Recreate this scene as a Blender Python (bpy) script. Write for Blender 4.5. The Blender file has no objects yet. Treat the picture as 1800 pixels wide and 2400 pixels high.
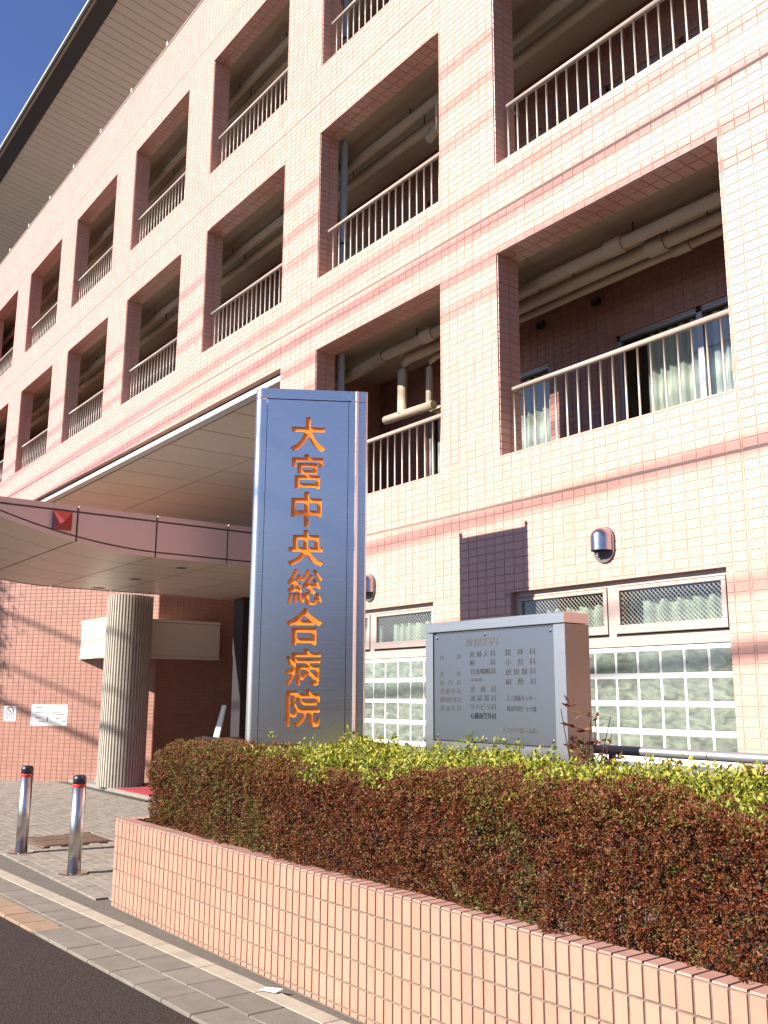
import bpy, math, random
import numpy as np
from mathutils import Vector, Matrix, noise as mnoise
R = math.radians
random.seed(7); rng = np.random.default_rng(11)
scene = bpy.context.scene
COL = scene.collection

# ------------------------------------------------------------------ camera
CAM = Vector((0.0, -5.6, 1.53))
yaw, pitch, roll = R(-53.403), R(11.1476), R(-0.3156)
fwd = Vector((math.sin(yaw)*math.cos(pitch), math.cos(yaw)*math.cos(pitch), math.sin(pitch)))
rgt = Vector((math.cos(yaw), -math.sin(yaw), 0)); dwn = fwd.cross(rgt)
r2 = rgt*math.cos(roll) + dwn*math.sin(roll); d2 = -rgt*math.sin(roll) + dwn*math.cos(roll)
cam_d = bpy.data.cameras.new('camera'); cam = bpy.data.objects.new('camera', cam_d); COL.objects.link(cam)
m = Matrix((r2, -d2, -fwd)).transposed().to_4x4(); m.translation = CAM
cam.matrix_world = m
cam_d.sensor_fit = 'HORIZONTAL'; cam_d.sensor_width = 36; cam_d.lens = 2200/1800*36
cam_d.clip_end = 3000; cam_d.clip_start = .05
scene.camera = cam

# ------------------------------------------------------------------ light
SUN = Vector((0.19, 1.0, -0.62))                 # travel direction of the sunlight
w = bpy.data.worlds.new('World'); scene.world = w; w.use_nodes = True
nt = w.node_tree; bg = nt.nodes['Background']
sky = nt.nodes.new('ShaderNodeTexSky'); sky.sky_type = 'NISHITA'; sky.sun_disc = False
s = -SUN.normalized()
sky.sun_elevation = math.asin(s.z); sky.sun_rotation = math.atan2(s.x, s.y)
sky.air_density = 1.0; sky.dust_density = 0.1; sky.ozone_density = 6.0
hs = nt.nodes.new('ShaderNodeHueSaturation'); hs.inputs['Hue'].default_value = .515; hs.inputs['Saturation'].default_value = 1.0
nt.links.new(sky.outputs[0], hs.inputs['Color']); nt.links.new(hs.outputs[0], bg.inputs[0]); bg.inputs[1].default_value = 0.060
sl = bpy.data.lights.new('sun', 'SUN'); sl.energy = 5.0; sl.angle = R(0.53); sl.color = (1.0, .93, .84)
so = bpy.data.objects.new('sun', sl); COL.objects.link(so)
so.rotation_euler = SUN.to_track_quat('-Z', 'Y').to_euler(); so.location = (-4, -22, 20)
vs = scene.view_settings; vs.view_transform = 'Standard'; vs.look = 'None'; vs.exposure = 1.52; vs.gamma = 1.0
vs.use_curve_mapping = False

# ------------------------------------------------------------------ materials
MATS = {}
K = .66                                        # the photograph is exposed bright: real base colours, open exposure
def kk(c): return tuple(x*K for x in c)
def mat(name, col, rough=.6, metal=0.0, var=0.0, scale=4.0, bump=0.0, bscale=60.0, spec=.5, island=0.0, tint=None, aniso=0.0, dirt=None):
    """plain procedural surface: base colour, cloudy variation, per-piece variation, fine bump"""
    if name in MATS: return MATS[name]
    col = kk(col); tint = kk(tint) if tint else None; dirt = (kk(dirt[0]), *dirt[1:]) if dirt else None
    M = bpy.data.materials.new(name); M.use_nodes = True; n = M.node_tree; N = n.nodes; L = n.links
    b = N['Principled BSDF']; b.inputs['Roughness'].default_value = rough; b.inputs['Metallic'].default_value = metal
    b.inputs['Specular IOR Level'].default_value = spec; b.inputs['Anisotropic'].default_value = aniso
    tc = N.new('ShaderNodeTexCoord'); geo = N.new('ShaderNodeNewGeometry')
    rgb = N.new('ShaderNodeRGB'); rgb.outputs[0].default_value = (*col, 1); out = rgb.outputs[0]
    if tint:
        oi = N.new('ShaderNodeObjectInfo'); ad = N.new('ShaderNodeMath'); ad.operation = 'ADD'
        L.new(oi.outputs['Random'], ad.inputs[0]); L.new(geo.outputs['Random Per Island'], ad.inputs[1])
        fr = N.new('ShaderNodeMath'); fr.operation = 'FRACT'; L.new(ad.outputs[0], fr.inputs[0])
        cr = N.new('ShaderNodeValToRGB'); cr.color_ramp.elements[0].color = (*col, 1); cr.color_ramp.elements[1].color = (*tint, 1)
        cr.color_ramp.interpolation = 'LINEAR'
        L.new(fr.outputs[0], cr.inputs[0]); out = cr.outputs[0]
    if var:
        no = N.new('ShaderNodeTexNoise'); no.inputs['Scale'].default_value = scale; no.inputs['Detail'].default_value = 6
        no.inputs['Roughness'].default_value = .65
        L.new(geo.outputs['Position'], no.inputs['Vector'])
        mr = N.new('ShaderNodeMapRange'); mr.inputs[1].default_value = .3; mr.inputs[2].default_value = .7
        mr.inputs[3].default_value = 1-var; mr.inputs[4].default_value = 1+var
        L.new(no.outputs[0], mr.inputs[0])
        mx = N.new('ShaderNodeVectorMath'); mx.operation = 'SCALE'
        L.new(out, mx.inputs[0]); L.new(mr.outputs[0], mx.inputs['Scale']); out = mx.outputs[0]
    if dirt:
        # streaky stains: noise stretched vertically
        mp = N.new('ShaderNodeMapping'); mp.inputs['Scale'].default_value = dirt[1]
        L.new(geo.outputs['Position'], mp.inputs[0])
        no = N.new('ShaderNodeTexNoise'); no.inputs['Scale'].default_value = 1; no.inputs['Detail'].default_value = 5
        L.new(mp.outputs[0], no.inputs['Vector'])
        mr = N.new('ShaderNodeMapRange'); mr.inputs[1].default_value = .55; mr.inputs[2].default_value = .8; mr.inputs[4].default_value = dirt[2]
        L.new(no.outputs[0], mr.inputs[0])
        mi = N.new('ShaderNodeMix'); mi.data_type = 'RGBA'; mi.inputs['B'].default_value = (*dirt[0], 1)
        L.new(mr.outputs[0], mi.inputs['Factor']); L.new(out, mi.inputs['A']); out = mi.outputs['Result']
    L.new(out, b.inputs['Base Color'])
    if bump:
        no = N.new('ShaderNodeTexNoise'); no.inputs['Scale'].default_value = bscale; no.inputs['Detail'].default_value = 4
        L.new(geo.outputs['Position'], no.inputs['Vector'])
        bp = N.new('ShaderNodeBump'); bp.inputs['Strength'].default_value = bump; bp.inputs['Distance'].default_value = .01
        L.new(no.outputs[0], bp.inputs['Height']); L.new(bp.outputs[0], b.inputs['Normal'])
    MATS[name] = M
    return M

def steel(name, col, rough, stretch, strength=.06, aniso=.4):
    """brushed stainless: roughness and bump streaks along one axis"""
    M = bpy.data.materials.new(name); M.use_nodes = True; n = M.node_tree; N = n.nodes; L = n.links
    b = N['Principled BSDF']; b.inputs['Metallic'].default_value = 1; b.inputs['Base Color'].default_value = (*kk(col), 1)
    b.inputs['Anisotropic'].default_value = aniso
    geo = N.new('ShaderNodeNewGeometry'); mp = N.new('ShaderNodeMapping'); mp.inputs['Scale'].default_value = stretch
    L.new(geo.outputs['Position'], mp.inputs[0])
    no = N.new('ShaderNodeTexNoise'); no.inputs['Scale'].default_value = 1; no.inputs['Detail'].default_value = 3
    L.new(mp.outputs[0], no.inputs['Vector'])
    mr = N.new('ShaderNodeMapRange'); mr.inputs[3].default_value = rough*.75; mr.inputs[4].default_value = rough*1.25
    L.new(no.outputs[0], mr.inputs[0]); L.new(mr.outputs[0], b.inputs['Roughness'])
    bp = N.new('ShaderNodeBump'); bp.inputs['Strength'].default_value = strength; bp.inputs['Distance'].default_value = .004
    n2 = N.new('ShaderNodeTexNoise'); n2.inputs['Scale'].default_value = .9; n2.inputs['Detail'].default_value = 2
    L.new(geo.outputs['Position'], n2.inputs['Vector'])
    ad = N.new('ShaderNodeMath'); ad.operation = 'MULTIPLY_ADD'; ad.inputs[1].default_value = 6.0
    L.new(n2.outputs[0], ad.inputs[0]); L.new(no.outputs[0], ad.inputs[2])
    L.new(ad.outputs[0], bp.inputs['Height']); L.new(bp.outputs[0], b.inputs['Normal'])
    MATS[name] = M
    return M

def glass(name, tint=(.75, .8, .78), refl=.10, wire=0):
    M = bpy.data.materials.new(name); M.use_nodes = True; n = M.node_tree; N = n.nodes; L = n.links
    N.remove(N['Principled BSDF']); o = N['Material Output']
    t = N.new('ShaderNodeBsdfTransparent'); t.inputs[0].default_value = (*tint, 1)
    g = N.new('ShaderNodeBsdfGlossy'); g.inputs['Roughness'].default_value = .015; g.inputs[0].default_value = (.95, .97, 1, 1)
    fr = N.new('ShaderNodeFresnel'); fr.inputs[0].default_value = 1.5
    ad = N.new('ShaderNodeMath'); ad.inputs[1].default_value = refl; L.new(fr.outputs[0], ad.inputs[0])
    gb = N.new('ShaderNodeNewGeometry'); ib = N.new('ShaderNodeMath'); ib.operation = 'SUBTRACT'; ib.inputs[0].default_value = 1; L.new(gb.outputs['Backfacing'], ib.inputs[1])
    ml = N.new('ShaderNodeMath'); ml.operation = 'MULTIPLY'; L.new(ad.outputs[0], ml.inputs[0]); L.new(ib.outputs[0], ml.inputs[1])
    mx = N.new('ShaderNodeMixShader'); L.new(ml.outputs[0], mx.inputs[0]); L.new(t.outputs[0], mx.inputs[1]); L.new(g.outputs[0], mx.inputs[2])
    out = mx.outputs[0]
    if wire:                                           # wired safety glass: crossed wires cast in the pane
        geo = N.new('ShaderNodeNewGeometry'); sp = N.new('ShaderNodeSeparateXYZ'); L.new(geo.outputs['Position'], sp.inputs[0])
        masks = []
        for sgn in (1, -1):
            a = N.new('ShaderNodeMath'); a.operation = 'MULTIPLY_ADD'; a.inputs[1].default_value = sgn
            L.new(sp.outputs[2], a.inputs[0]); L.new(sp.outputs[0], a.inputs[2])
            d = N.new('ShaderNodeMath'); d.operation = 'MULTIPLY'; d.inputs[1].default_value = 1/wire; L.new(a.outputs[0], d.inputs[0])
            f = N.new('ShaderNodeMath'); f.operation = 'FRACT'; L.new(d.outputs[0], f.inputs[0])
            l = N.new('ShaderNodeMath'); l.operation = 'LESS_THAN'; l.inputs[1].default_value = .11 if sgn == 1 else .035; L.new(f.outputs[0], l.inputs[0])
            masks.append(l.outputs[0])
        mxm = N.new('ShaderNodeMath'); mxm.operation = 'MAXIMUM'; L.new(masks[0], mxm.inputs[0]); L.new(masks[1], mxm.inputs[1])
        df = N.new('ShaderNodeBsdfDiffuse'); df.inputs[0].default_value = (.34, .32, .28, 1)
        m2 = N.new('ShaderNodeMixShader'); L.new(mxm.outputs[0], m2.inputs[0]); L.new(out, m2.inputs[1]); L.new(df.outputs[0], m2.inputs[2]); out = m2.outputs[0]
    L.new(out, o.inputs[0]); MATS[name] = M
    return M

def leaf_mat(name):
    M = bpy.data.materials.new(name); M.use_nodes = True; n = M.node_tree; N = n.nodes; L = n.links
    b = N['Principled BSDF']; b.inputs['Roughness'].default_value = .5; b.inputs['Specular IOR Level'].default_value = .3
    at = N.new('ShaderNodeAttribute'); at.attribute_name = 'leafcol'
    L.new(at.outputs['Color'], b.inputs['Base Color'])
    tr = N.new('ShaderNodeBsdfTranslucent'); L.new(at.outputs['Color'], tr.inputs[0])
    mx = N.new('ShaderNodeMixShader'); mx.inputs[0].default_value = .25
    L.new(b.outputs[0], mx.inputs[1]); L.new(tr.outputs[0], mx.inputs[2]); L.new(mx.outputs[0], N['Material Output'].inputs[0])
    MATS[name] = M
    return M

m_tile = mat('facade_tile', (.76, .398, .315), .34, tint=(.81, .447, .365), var=.05, scale=.7, spec=.5, dirt=((.60, .33, .25), (7, 7, .45), .5))
m_grout = mat('grout', (.66, .41, .325), .9, var=.15, scale=9, bump=.3)
m_shadetile = mat('facade_tile_shaded', (.31, .14, .11), .45, tint=(.35, .17, .13), var=.06)  # same tile as the facade, balcony shade put into the colour
m_ptile = mat('planter_tile', (.51, .262, .185), .38, tint=(.55, .298, .215), var=.04, scale=2, dirt=((.42, .22, .155), (6, 6, .9), .55))
m_cap = mat('planter_cap_tile', (.46, .24, .19), .6, tint=(.53, .29, .23), var=.12, scale=14, dirt=((.3, .24, .2), (9, 9, 9), .6))
m_pgrout = mat('planter_grout', (.185, .148, .115), .95, var=.25, scale=20, bump=.5)
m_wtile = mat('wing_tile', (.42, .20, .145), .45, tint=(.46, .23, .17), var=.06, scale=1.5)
m_wgrout = mat('wing_grout', (.47, .265, .20), .9, var=.1)
m_ceiling = mat('ceiling_paint', (.50, .40, .30), .8, var=.06, scale=1.2, bump=.15)
m_pipe = mat('pipe_lagging', (.52, .41, .30), .65, var=.08, scale=6)
m_downpipe = mat('downpipe_grey', (.36, .37, .42), .45, var=.05)
m_rail = mat('railing_paint', (.50, .41, .34), .35, var=.05, scale=8)
m_baluster = mat('baluster_paint', (.66, .58, .50), .35)
m_sealant = mat('sealant', (.27, .19, .155), .8)
m_frame = mat('window_frame', (.52, .41, .36), .4, var=.04)
m_alu = mat('aluminium', (.50, .50, .52), .35, metal=.6)
m_black = mat('gap_black', (.015, .013, .012), .8)
m_room = mat('room_wall', (.16, .14, .125), .9)
m_curtain = mat('curtain', (.72, .74, .68), .85, var=.05, scale=12)
m_white = mat('white_paint', (.82, .80, .76), .55, var=.03)
m_joint = mat('mortar_white', (.86, .85, .82), .7)
m_soffit = mat('soffit_panel', (.90, .78, .65), .5, var=.05, scale=1.4)
m_plank = mat('roof_soffit_metal', (1.0, .89, .77), .5, tint=(1.05, .94, .82))
m_darkmetal = mat('dark_metal', (.045, .035, .04), .5)
m_roof = mat('roof_metal', (.30, .27, .25), .4, metal=.3)
m_concrete = mat('concrete', (.27, .245, .21), .9, var=.14, scale=3, bump=.4)
m_flute = mat('fluted_concrete', (.55, .505, .43), .85, var=.10, scale=5, bump=.3)
m_canopy = mat('canopy_panel', (.95, .70, .60), .32, var=.03, scale=1.1)
m_canopysoff = mat('canopy_soffit_panel', (.90, .78, .66), .38, var=.04, scale=1.3)
m_red = mat('red_enamel', (.50, .07, .06), .3)
m_band = mat('band_panel', (.80, .74, .62), .5, var=.03)
m_asphalt = mat('asphalt', (.056, .042, .036), 1.0, spec=.15, var=.45, scale=70, bump=1.0, bscale=110, tint=None, dirt=((.065, .055, .05), (1.2, 1.2, 1.2), .5))
m_gutter = mat('gutter_slab_concrete', (.185, .16, .13), .9, tint=(.23, .20, .165), var=.14, scale=7, bump=.5, bscale=150, dirt=((.14, .125, .11), (2.5, 2.5, 2.5), .6))
m_kerb = mat('kerb_concrete', (.40, .345, .265), .9, tint=(.44, .385, .30), var=.12, scale=9, bump=.4, bscale=150, dirt=((.22, .2, .17), (3, 3, 3), .6))
m_strip = mat('old_asphalt', (.155, .132, .108), .95, var=.2, scale=24, bump=.7, bscale=200)
m_paver = mat('paver', (.245, .21, .17), .9, tint=(.30, .26, .215), var=.12, scale=6, bump=.3, bscale=140, dirt=((.22, .2, .175), (1.5, 1.5, 1.5), .5))
m_tan = mat('tan_slab', (.31, .205, .13), .85, tint=(.34, .225, .145), var=.12, scale=9, bump=.3)
m_manhole = mat('manhole_cover', (.17, .10, .07), .7, var=.25, scale=12, bump=.4, metal=.2)
m_grate = mat('drain_grate', (.12, .115, .10), .6, metal=.5)
m_mat = mat('red_mat', (.42, .03, .05), .95)
m_soil = mat('soil', (.06, .045, .03), 1, var=.3, bump=.8, bscale=60)
m_stem = mat('stem_bark', (.10, .06, .04), .9)
m_orange = mat('orange_acrylic', (1.35, .37, .028), .4)
m_print = mat('print_grey', (.045, .045, .05), .6)
m_printf = mat('print_faded', (.085, .08, .075), .6)
m_printk = mat('print_black', (.012, .012, .02), .5)
m_plate = mat('sign_plate', (.37, .375, .41), .34, metal=1.0)
m_ground = mat('ground_earth', (.13, .115, .10), .95, var=.2, scale=.5)
m_cable = mat('cable_black', (.02, .02, .02), .6)
m_bollardcap = mat('bollard_cap', (.03, .03, .045), .25)
m_redband = mat('red_reflective', (.75, .06, .04), .3)
m_paper = mat('paper', (.86, .85, .81), .7)
m_purple = mat('print_purple', (.20, .10, .22), .6)
m_chrome = mat('polished_steel', (.72, .70, .70), .10, metal=1.0, var=.05, scale=30)
m_tube = steel('steel_tube', (.78, .76, .75), .30, (30, 30, 400), .02, .0)
m_railgrey = mat('handrail_grey', (.30, .30, .33), .45, metal=.4)
m_signside = steel('brushed_steel_side_dimmed', (.24, .25, .24), .34, (3, 3, 420), .06, .0)  # sign steel made darker, a dimmer reflection put into the colour
m_shadesteel = mat('shaded_steel', (.16, .13, .13), .5, metal=.3)  # vent plate steel with the hood's shadow put into the colour
m_hood = steel('steel_hood', (.74, .72, .74), .25, (60, 60, 60), .02, .0)
m_pylon = steel('brushed_steel_pylon', (1.08, 1.0, .96), .25, (1.5, 1.5, 420), .05, .0)
m_signst = steel('brushed_steel_sign', (.66, .65, .66), .36, (3, 3, 420), .06, .0)
m_glass = glass('window_glass', (.86, .89, .87), .05)
m_wired = glass('wired_glass', (.84, .88, .84), .04, wire=.036)
m_leafb = leaf_mat('azalea_leaf'); m_leafg = leaf_mat('shrub_leaf'); m_leafr = leaf_mat('nandina_leaf'); m_leaft = leaf_mat('tree_leaf')

def glassblock_mat():
    M = bpy.data.materials.new('glass_block'); M.use_nodes = True; n = M.node_tree; N = n.nodes; L = n.links
    b = N['Principled BSDF']; b.inputs['Roughness'].default_value = .08; b.inputs['Specular IOR Level'].default_value = .8
    geo = N.new('ShaderNodeNewGeometry'); mp = N.new('ShaderNodeMapping'); mp.inputs['Scale'].default_value = (9, 9, 20)
    oi = N.new('ShaderNodeObjectInfo'); av = N.new('ShaderNodeVectorMath'); av.operation = 'MULTIPLY_ADD'; av.inputs[1].default_value = (5, 5, 5)
    L.new(oi.outputs['Random'], av.inputs[0]); L.new(geo.outputs['Position'], av.inputs[2]); L.new(av.outputs[0], mp.inputs[0])
    no = N.new('ShaderNodeTexNoise'); no.inputs['Detail'].default_value = 4; no.inputs['Scale'].default_value = 1; no.inputs['Distortion'].default_value = .8
    L.new(mp.outputs[0], no.inputs['Vector'])
    cr = N.new('ShaderNodeValToRGB'); cr.color_ramp.elements[0].position = .3; cr.color_ramp.elements[1].position = .72
    cr.color_ramp.elements[0].color = (*kk((.11, .13, .115)), 1); cr.color_ramp.elements[1].color = (*kk((.30, .345, .27)), 1)
    L.new(no.outputs[0], cr.inputs[0]); L.new(cr.outputs[0], b.inputs['Base Color'])
    bp = N.new('ShaderNodeBump'); bp.inputs['Strength'].default_value = .35; bp.inputs['Distance'].default_value = .006
    L.new(no.outputs[0], bp.inputs['Height']); L.new(bp.outputs[0], b.inputs['Normal'])
    b.inputs['Coat Weight'].default_value = .6; b.inputs['Coat Roughness'].default_value = .03
    MATS['glass_block'] = M; return M
m_block = glassblock_mat()

# ------------------------------------------------------------------ object helpers
def mesh_np(name, V, F, M=None, smooth=False):
    me = bpy.data.meshes.new(name); V = np.asarray(V, np.float32)
    F = [list(map(int, f)) for f in F] if not isinstance(F, np.ndarray) else F
    if isinstance(F, np.ndarray):
        nf, k = F.shape
        me.vertices.add(len(V)); me.vertices.foreach_set('co', V.ravel())
        me.loops.add(nf*k); me.loops.foreach_set('vertex_index', F.astype(np.int32).ravel())
        me.polygons.add(nf); me.polygons.foreach_set('loop_start', np.arange(0, nf*k, k, dtype=np.int32))
        me.polygons.foreach_set('use_smooth', [False]*nf); me.update(calc_edges=True); me.validate()
    else:
        me.from_pydata([tuple(map(float, v)) for v in V], [], F); me.update()
    if smooth: me.polygons.foreach_set('use_smooth', [True]*len(me.polygons))
    if M: me.materials.append(M)
    return me
def link(name, me, parent=None, loc=None, **props):
    o = bpy.data.objects.new(name, me); COL.objects.link(o)
    if parent is not None: o.parent = parent
    if loc is not None: o.location = loc
    for k, v in props.items(): o[k] = v
    return o
def thing(name, label, category, group=None, loc=(0, 0, 0)):
    o = link(name, None, loc=loc); o['label'] = label; o['category'] = category
    if group: o['group'] = group
    o.empty_display_size = .2
    return o
def tag(o, label, category, group=None):
    o['label'] = label; o['category'] = category
    if group: o['group'] = group
    return o
BOXF = [(0, 3, 2, 1), (4, 5, 6, 7), (0, 1, 5, 4), (1, 2, 6, 5), (2, 3, 7, 6), (3, 0, 4, 7)]
class MB:
    """collects pieces of ONE part"""
    def __init__(s): s.V = []; s.F = []
    def add(s, V, F):
        k = len(s.V); s.V += [tuple(v) for v in V]; s.F += [tuple(i+k for i in f) for f in F]; return s
    def box(s, x0, x1, y0, y1, z0, z1):
        return s.add([(x0, y0, z0), (x1, y0, z0), (x1, y1, z0), (x0, y1, z0), (x0, y0, z1), (x1, y0, z1), (x1, y1, z1), (x0, y1, z1)], BOXF)
    def cbox(s, x0, x1, y0, y1, z0, z1, c=.004):
        # box with chamfered edges: three nested rings in z
        V = []; 
        for z, e in ((z0, c), (z0+c, 0), (z1-c, 0), (z1, c)):
            V += [(x0+e, y0+e, z), (x1-e, y0+e, z), (x1-e, y1-e, z), (x0+e, y1-e, z)]
        F = [(3, 2, 1, 0), (12, 13, 14, 15)]
        for r in range(3):
            for i in range(4): F.append((r*4+i, r*4+(i+1) % 4, r*4+4+(i+1) % 4, r*4+4+i))
        return s.add(V, F)
    def prism(s, poly, z0, z1):
        n = len(poly); V = [(p[0], p[1], z0) for p in poly] + [(p[0], p[1], z1) for p in poly]
        F = [tuple(range(n-1, -1, -1)), tuple(range(n, 2*n))] + [(i, (i+1) % n, n+(i+1) % n, n+i) for i in range(n)]
        return s.add(V, F)
    def tube(s, pts, r, n=12, caps=True):
        P = [Vector(p) for p in pts]; rs = r if isinstance(r, (list, tuple)) else [r]*len(P); V = []; F = []
        ref = Vector((0, 0, 1))
        for i, p in enumerate(P):
            t = (P[min(i+1, len(P)-1)] - P[max(i-1, 0)]).normalized()
            if abs(t.dot(ref)) > .98: ref = Vector((1, 0, 0))
            a = t.cross(ref).normalized(); b = t.cross(a)
            for k in range(n):
                an = 2*math.pi*k/n; V.append(p + (a*math.cos(an)+b*math.sin(an))*rs[i])
        for i in range(len(P)-1):
            for k in range(n): F.append((i*n+k, i*n+(k+1) % n, (i+1)*n+(k+1) % n, (i+1)*n+k))
        if caps: F.append(tuple(range(n))); F.append(tuple(range(len(P)*n-1, (len(P)-1)*n-1, -1)))
        return s.add(V, F)
    def lathe(s, prof, cx, cy, n=32):
        V = []; F = []
        for (r, z) in prof:
            for k in range(n): a = 2*math.pi*k/n; V.append((cx+r*math.cos(a), cy+r*math.sin(a), z))
        for i in range(len(prof)-1):
            for k in range(n): F.append((i*n+k, i*n+(k+1) % n, (i+1)*n+(k+1) % n, (i+1)*n+k))
        F.append(tuple(range(n-1, -1, -1))); F.append(tuple(range((len(prof)-1)*n, len(prof)*n)))
        return s.add(V, F)
    def mesh(s, name, M, smooth=False): return mesh_np(name, s.V, s.F, M, smooth)
    def build(s, name, M, parent=None, smooth=False, **p): return link(name, s.mesh(name, M, smooth), parent, **p)
def box(name, M, parent, *a, **p): return MB().cbox(*a, c=min(.004, .2*min(abs(a[1]-a[0]), abs(a[3]-a[2]), abs(a[5]-a[4])))).build(name, M, parent, **p)

# ---- tile fields ---------------------------------------------------------------
def rects_grid(u0, u1, v0, v1, tu, tv, gap, holes=(), ubreak=(), vbreak=(), bgap=.016):
    """tile rectangles of a wall area, tiles cut at openings; bands break at the movement joints"""
    def cuts(a, b, t, br):
        out = []; edges = [a]+sorted(x for x in br if a < x < b)+[b]
        for i in range(len(edges)-1):
            lo = edges[i]+(bgap/2 if i else 0); hi = edges[i+1]-(bgap/2 if i < len(edges)-2 else 0)
            n = max(1, round((hi-lo)/t)); st = (hi-lo)/n
            out += [(lo+k*st+gap/2, lo+(k+1)*st-gap/2) for k in range(n)]
        return out
    U = cuts(u0, u1, tu, ubreak); V = cuts(v0, v1, tv, vbreak); out = []
    for (b0, b1) in V:
        hs = [h for h in holes if h[2] < b1-.004 and h[3] > b0+.004]
        for (a0, a1) in U:
            x0, x1, z0, z1 = a0, a1, b0, b1; ok = True; cut = False
            for (h0, h1, g0, g1) in hs:
                if h0 >= x1 or h1 <= x0: continue
                ox = min(x1, h1)-max(x0, h0); oz = min(z1, g1)-max(z0, g0)
                if oz >= .75*(z1-z0) or ox >= .98*(x1-x0) and oz > .25*(z1-z0):
                    if h0 <= x0 and h1 >= x1:
                        if oz >= .9*(z1-z0): ok = False; break
                        if g0 > z0+.003 and g1 >= z1: z1 = g0; cut = True
                        elif g1 < z1-.003 and g0 <= z0: z0 = g1; cut = True
                        else: ok = False; break
                    elif h0 > x0: x1 = h0; cut = True
                    else: x0 = h1; cut = True
                elif ox > 0 and oz > 0:
                    if g0 > z0 and g1 >= z1: z1 = g0; cut = True
                    elif g1 < z1: z0 = g1; cut = True
            if ok and x1-x0 > .012 and z1-z0 > .01: out.append((x0, x1, z0, z1, cut))
    return out
TF = np.array([(4, 5, 6, 7), (0, 1, 5, 4), (1, 2, 6, 5), (2, 3, 7, 6), (3, 0, 4, 7)])
def tiles_mesh(name, rects, O, U, V, N, depth, M, jitter=.0008):
    O, U, V, N = (np.array(x, float) for x in (O, U, V, N)); r = np.array([q[:4] for q in rects], float)
    n = len(r); e = .0015
    d = depth + rng.uniform(-jitter, jitter, n)
    A = np.stack([r[:, 0], r[:, 1], r[:, 1], r[:, 0], r[:, 0]+e, r[:, 1]-e, r[:, 1]-e, r[:, 0]+e], 1)
    B = np.stack([r[:, 2], r[:, 2], r[:, 3], r[:, 3], r[:, 2]+e, r[:, 2]+e, r[:, 3]-e, r[:, 3]-e], 1)
    H = np.concatenate([np.zeros((n, 4)), np.repeat(d[:, None], 4, 1)], 1)
    P = O + A[..., None]*U + B[..., None]*V + H[..., None]*N
    F = (TF[None]+(np.arange(n)*8)[:, None, None]).reshape(-1, 4)
    if np.dot(np.cross(U, V), N) < 0: F = F[:, ::-1]
    return mesh_np(name, P.reshape(-1, 3), F, M)
_tilecache = {}
def tile_objects(rects, O, U, V, N, depth, M, parent, name='tile'):
    """single tiles as objects of their own, sharing one mesh per size"""
    O, U, V = Vector(O), Vector(U), Vector(V)
    for (a0, a1, b0, b1, c) in rects:
        key = (round(a1-a0, 3), round(b1-b0, 3), M.name, tuple(U))
        if key not in _tilecache: _tilecache[key] = tiles_mesh(name, [(0, a1-a0, 0, b1-b0)], (0, 0, 0), U, V, N, depth, M)
        link(name, _tilecache[key], parent, O+U*a0+V*b0)
def px(p):
    q = Vector(p)-CAM; z = q.dot(fwd)
    if z < .1: return None
    return 900+2200*q.dot(r2)/z, 1200+2200*q.dot(d2)/z, z
def inframe(p, mg=0):
    q = px(p); return q is not None and -mg < q[0] < 1800+mg and -mg < q[1] < 2400+mg
def tiles_split(rects, O, U, V, N, depth, M, parent, name, limit=300, blocked=None):
    """the tiles that show largest become single parts, the rest one part"""
    Ov, Uv, Vv = Vector(O), Vector(U), Vector(V); sc = []
    for i, r in enumerate(rects):
        c = Ov+Uv*((r[0]+r[1])/2)+Vv*((r[2]+r[3])/2); q = px(c)
        ok = q and 0 < q[0] < 1800 and 0 < q[1] < 2400 and not r[4] and not (blocked and blocked(q))
        sc.append(1/(q[2]**2) if ok else 0)
    order = np.argsort(-np.array(sc))[:limit]; big = set(int(i) for i in order if sc[i] > 0)
    tile_objects([rects[i] for i in sorted(big)], O, U, V, N, depth, M, parent, name)
    rest = [r for i, r in enumerate(rects) if i not in big]
    o = link(name+'_field', tiles_mesh(name+'_field', rest, O, U, V, N, depth, M), parent); o['kind'] = 'stuff'
    return o

# ================================================================== GROUND
gz = MB(); gz.add([(-600, -600, -.02), (600, -600, -.02), (600, 600, -.02), (-600, 600, -.02)], [(0, 1, 2, 3)])
gz.build('ground', m_ground, kind='structure')
def yl(p, q): return lambda x: p[1]+(q[1]-p[1])*(x-p[0])/(q[0]-p[0])
Y_asph = yl((-7.142, -3.545), (-4.554, -3.402))          # asphalt edge
Y_k0 = yl((-8.787, -3.175), (-5.059, -2.995))            # kerb strip, street side
Y_k1 = yl((-9.104, -3.072), (-5.252, -2.893))            # kerb strip, building side
Y_pl = yl((-7.148, -2.80), (-3.949, -2.76))              # planter foot
Y_pv = yl((-9.963, -2.847), (-7.442, -2.790))            # paving edge
def quadsheet(name, xa, xb, f0, f1, z, M, n=1, **p):
    V = []; F = []
    for i in range(n+1):
        x = xa+(xb-xa)*i/n; V += [(x, f0(x), z), (x, f1(x), z)]
    for i in range(n): F.append((2*i, 2*i+2, 2*i+3, 2*i+1))
    return MB().add(V, F).build(name, M, **p)
road = quadsheet('road', -120, 60, lambda x: -12, Y_asph, -.004, m_asphalt, kind='structure')
# pavement bed below the slabs
pave = quadsheet('pavement', -60, 20, Y_asph, lambda x: 4.5, -.008, m_strip, kind='structure')
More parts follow.
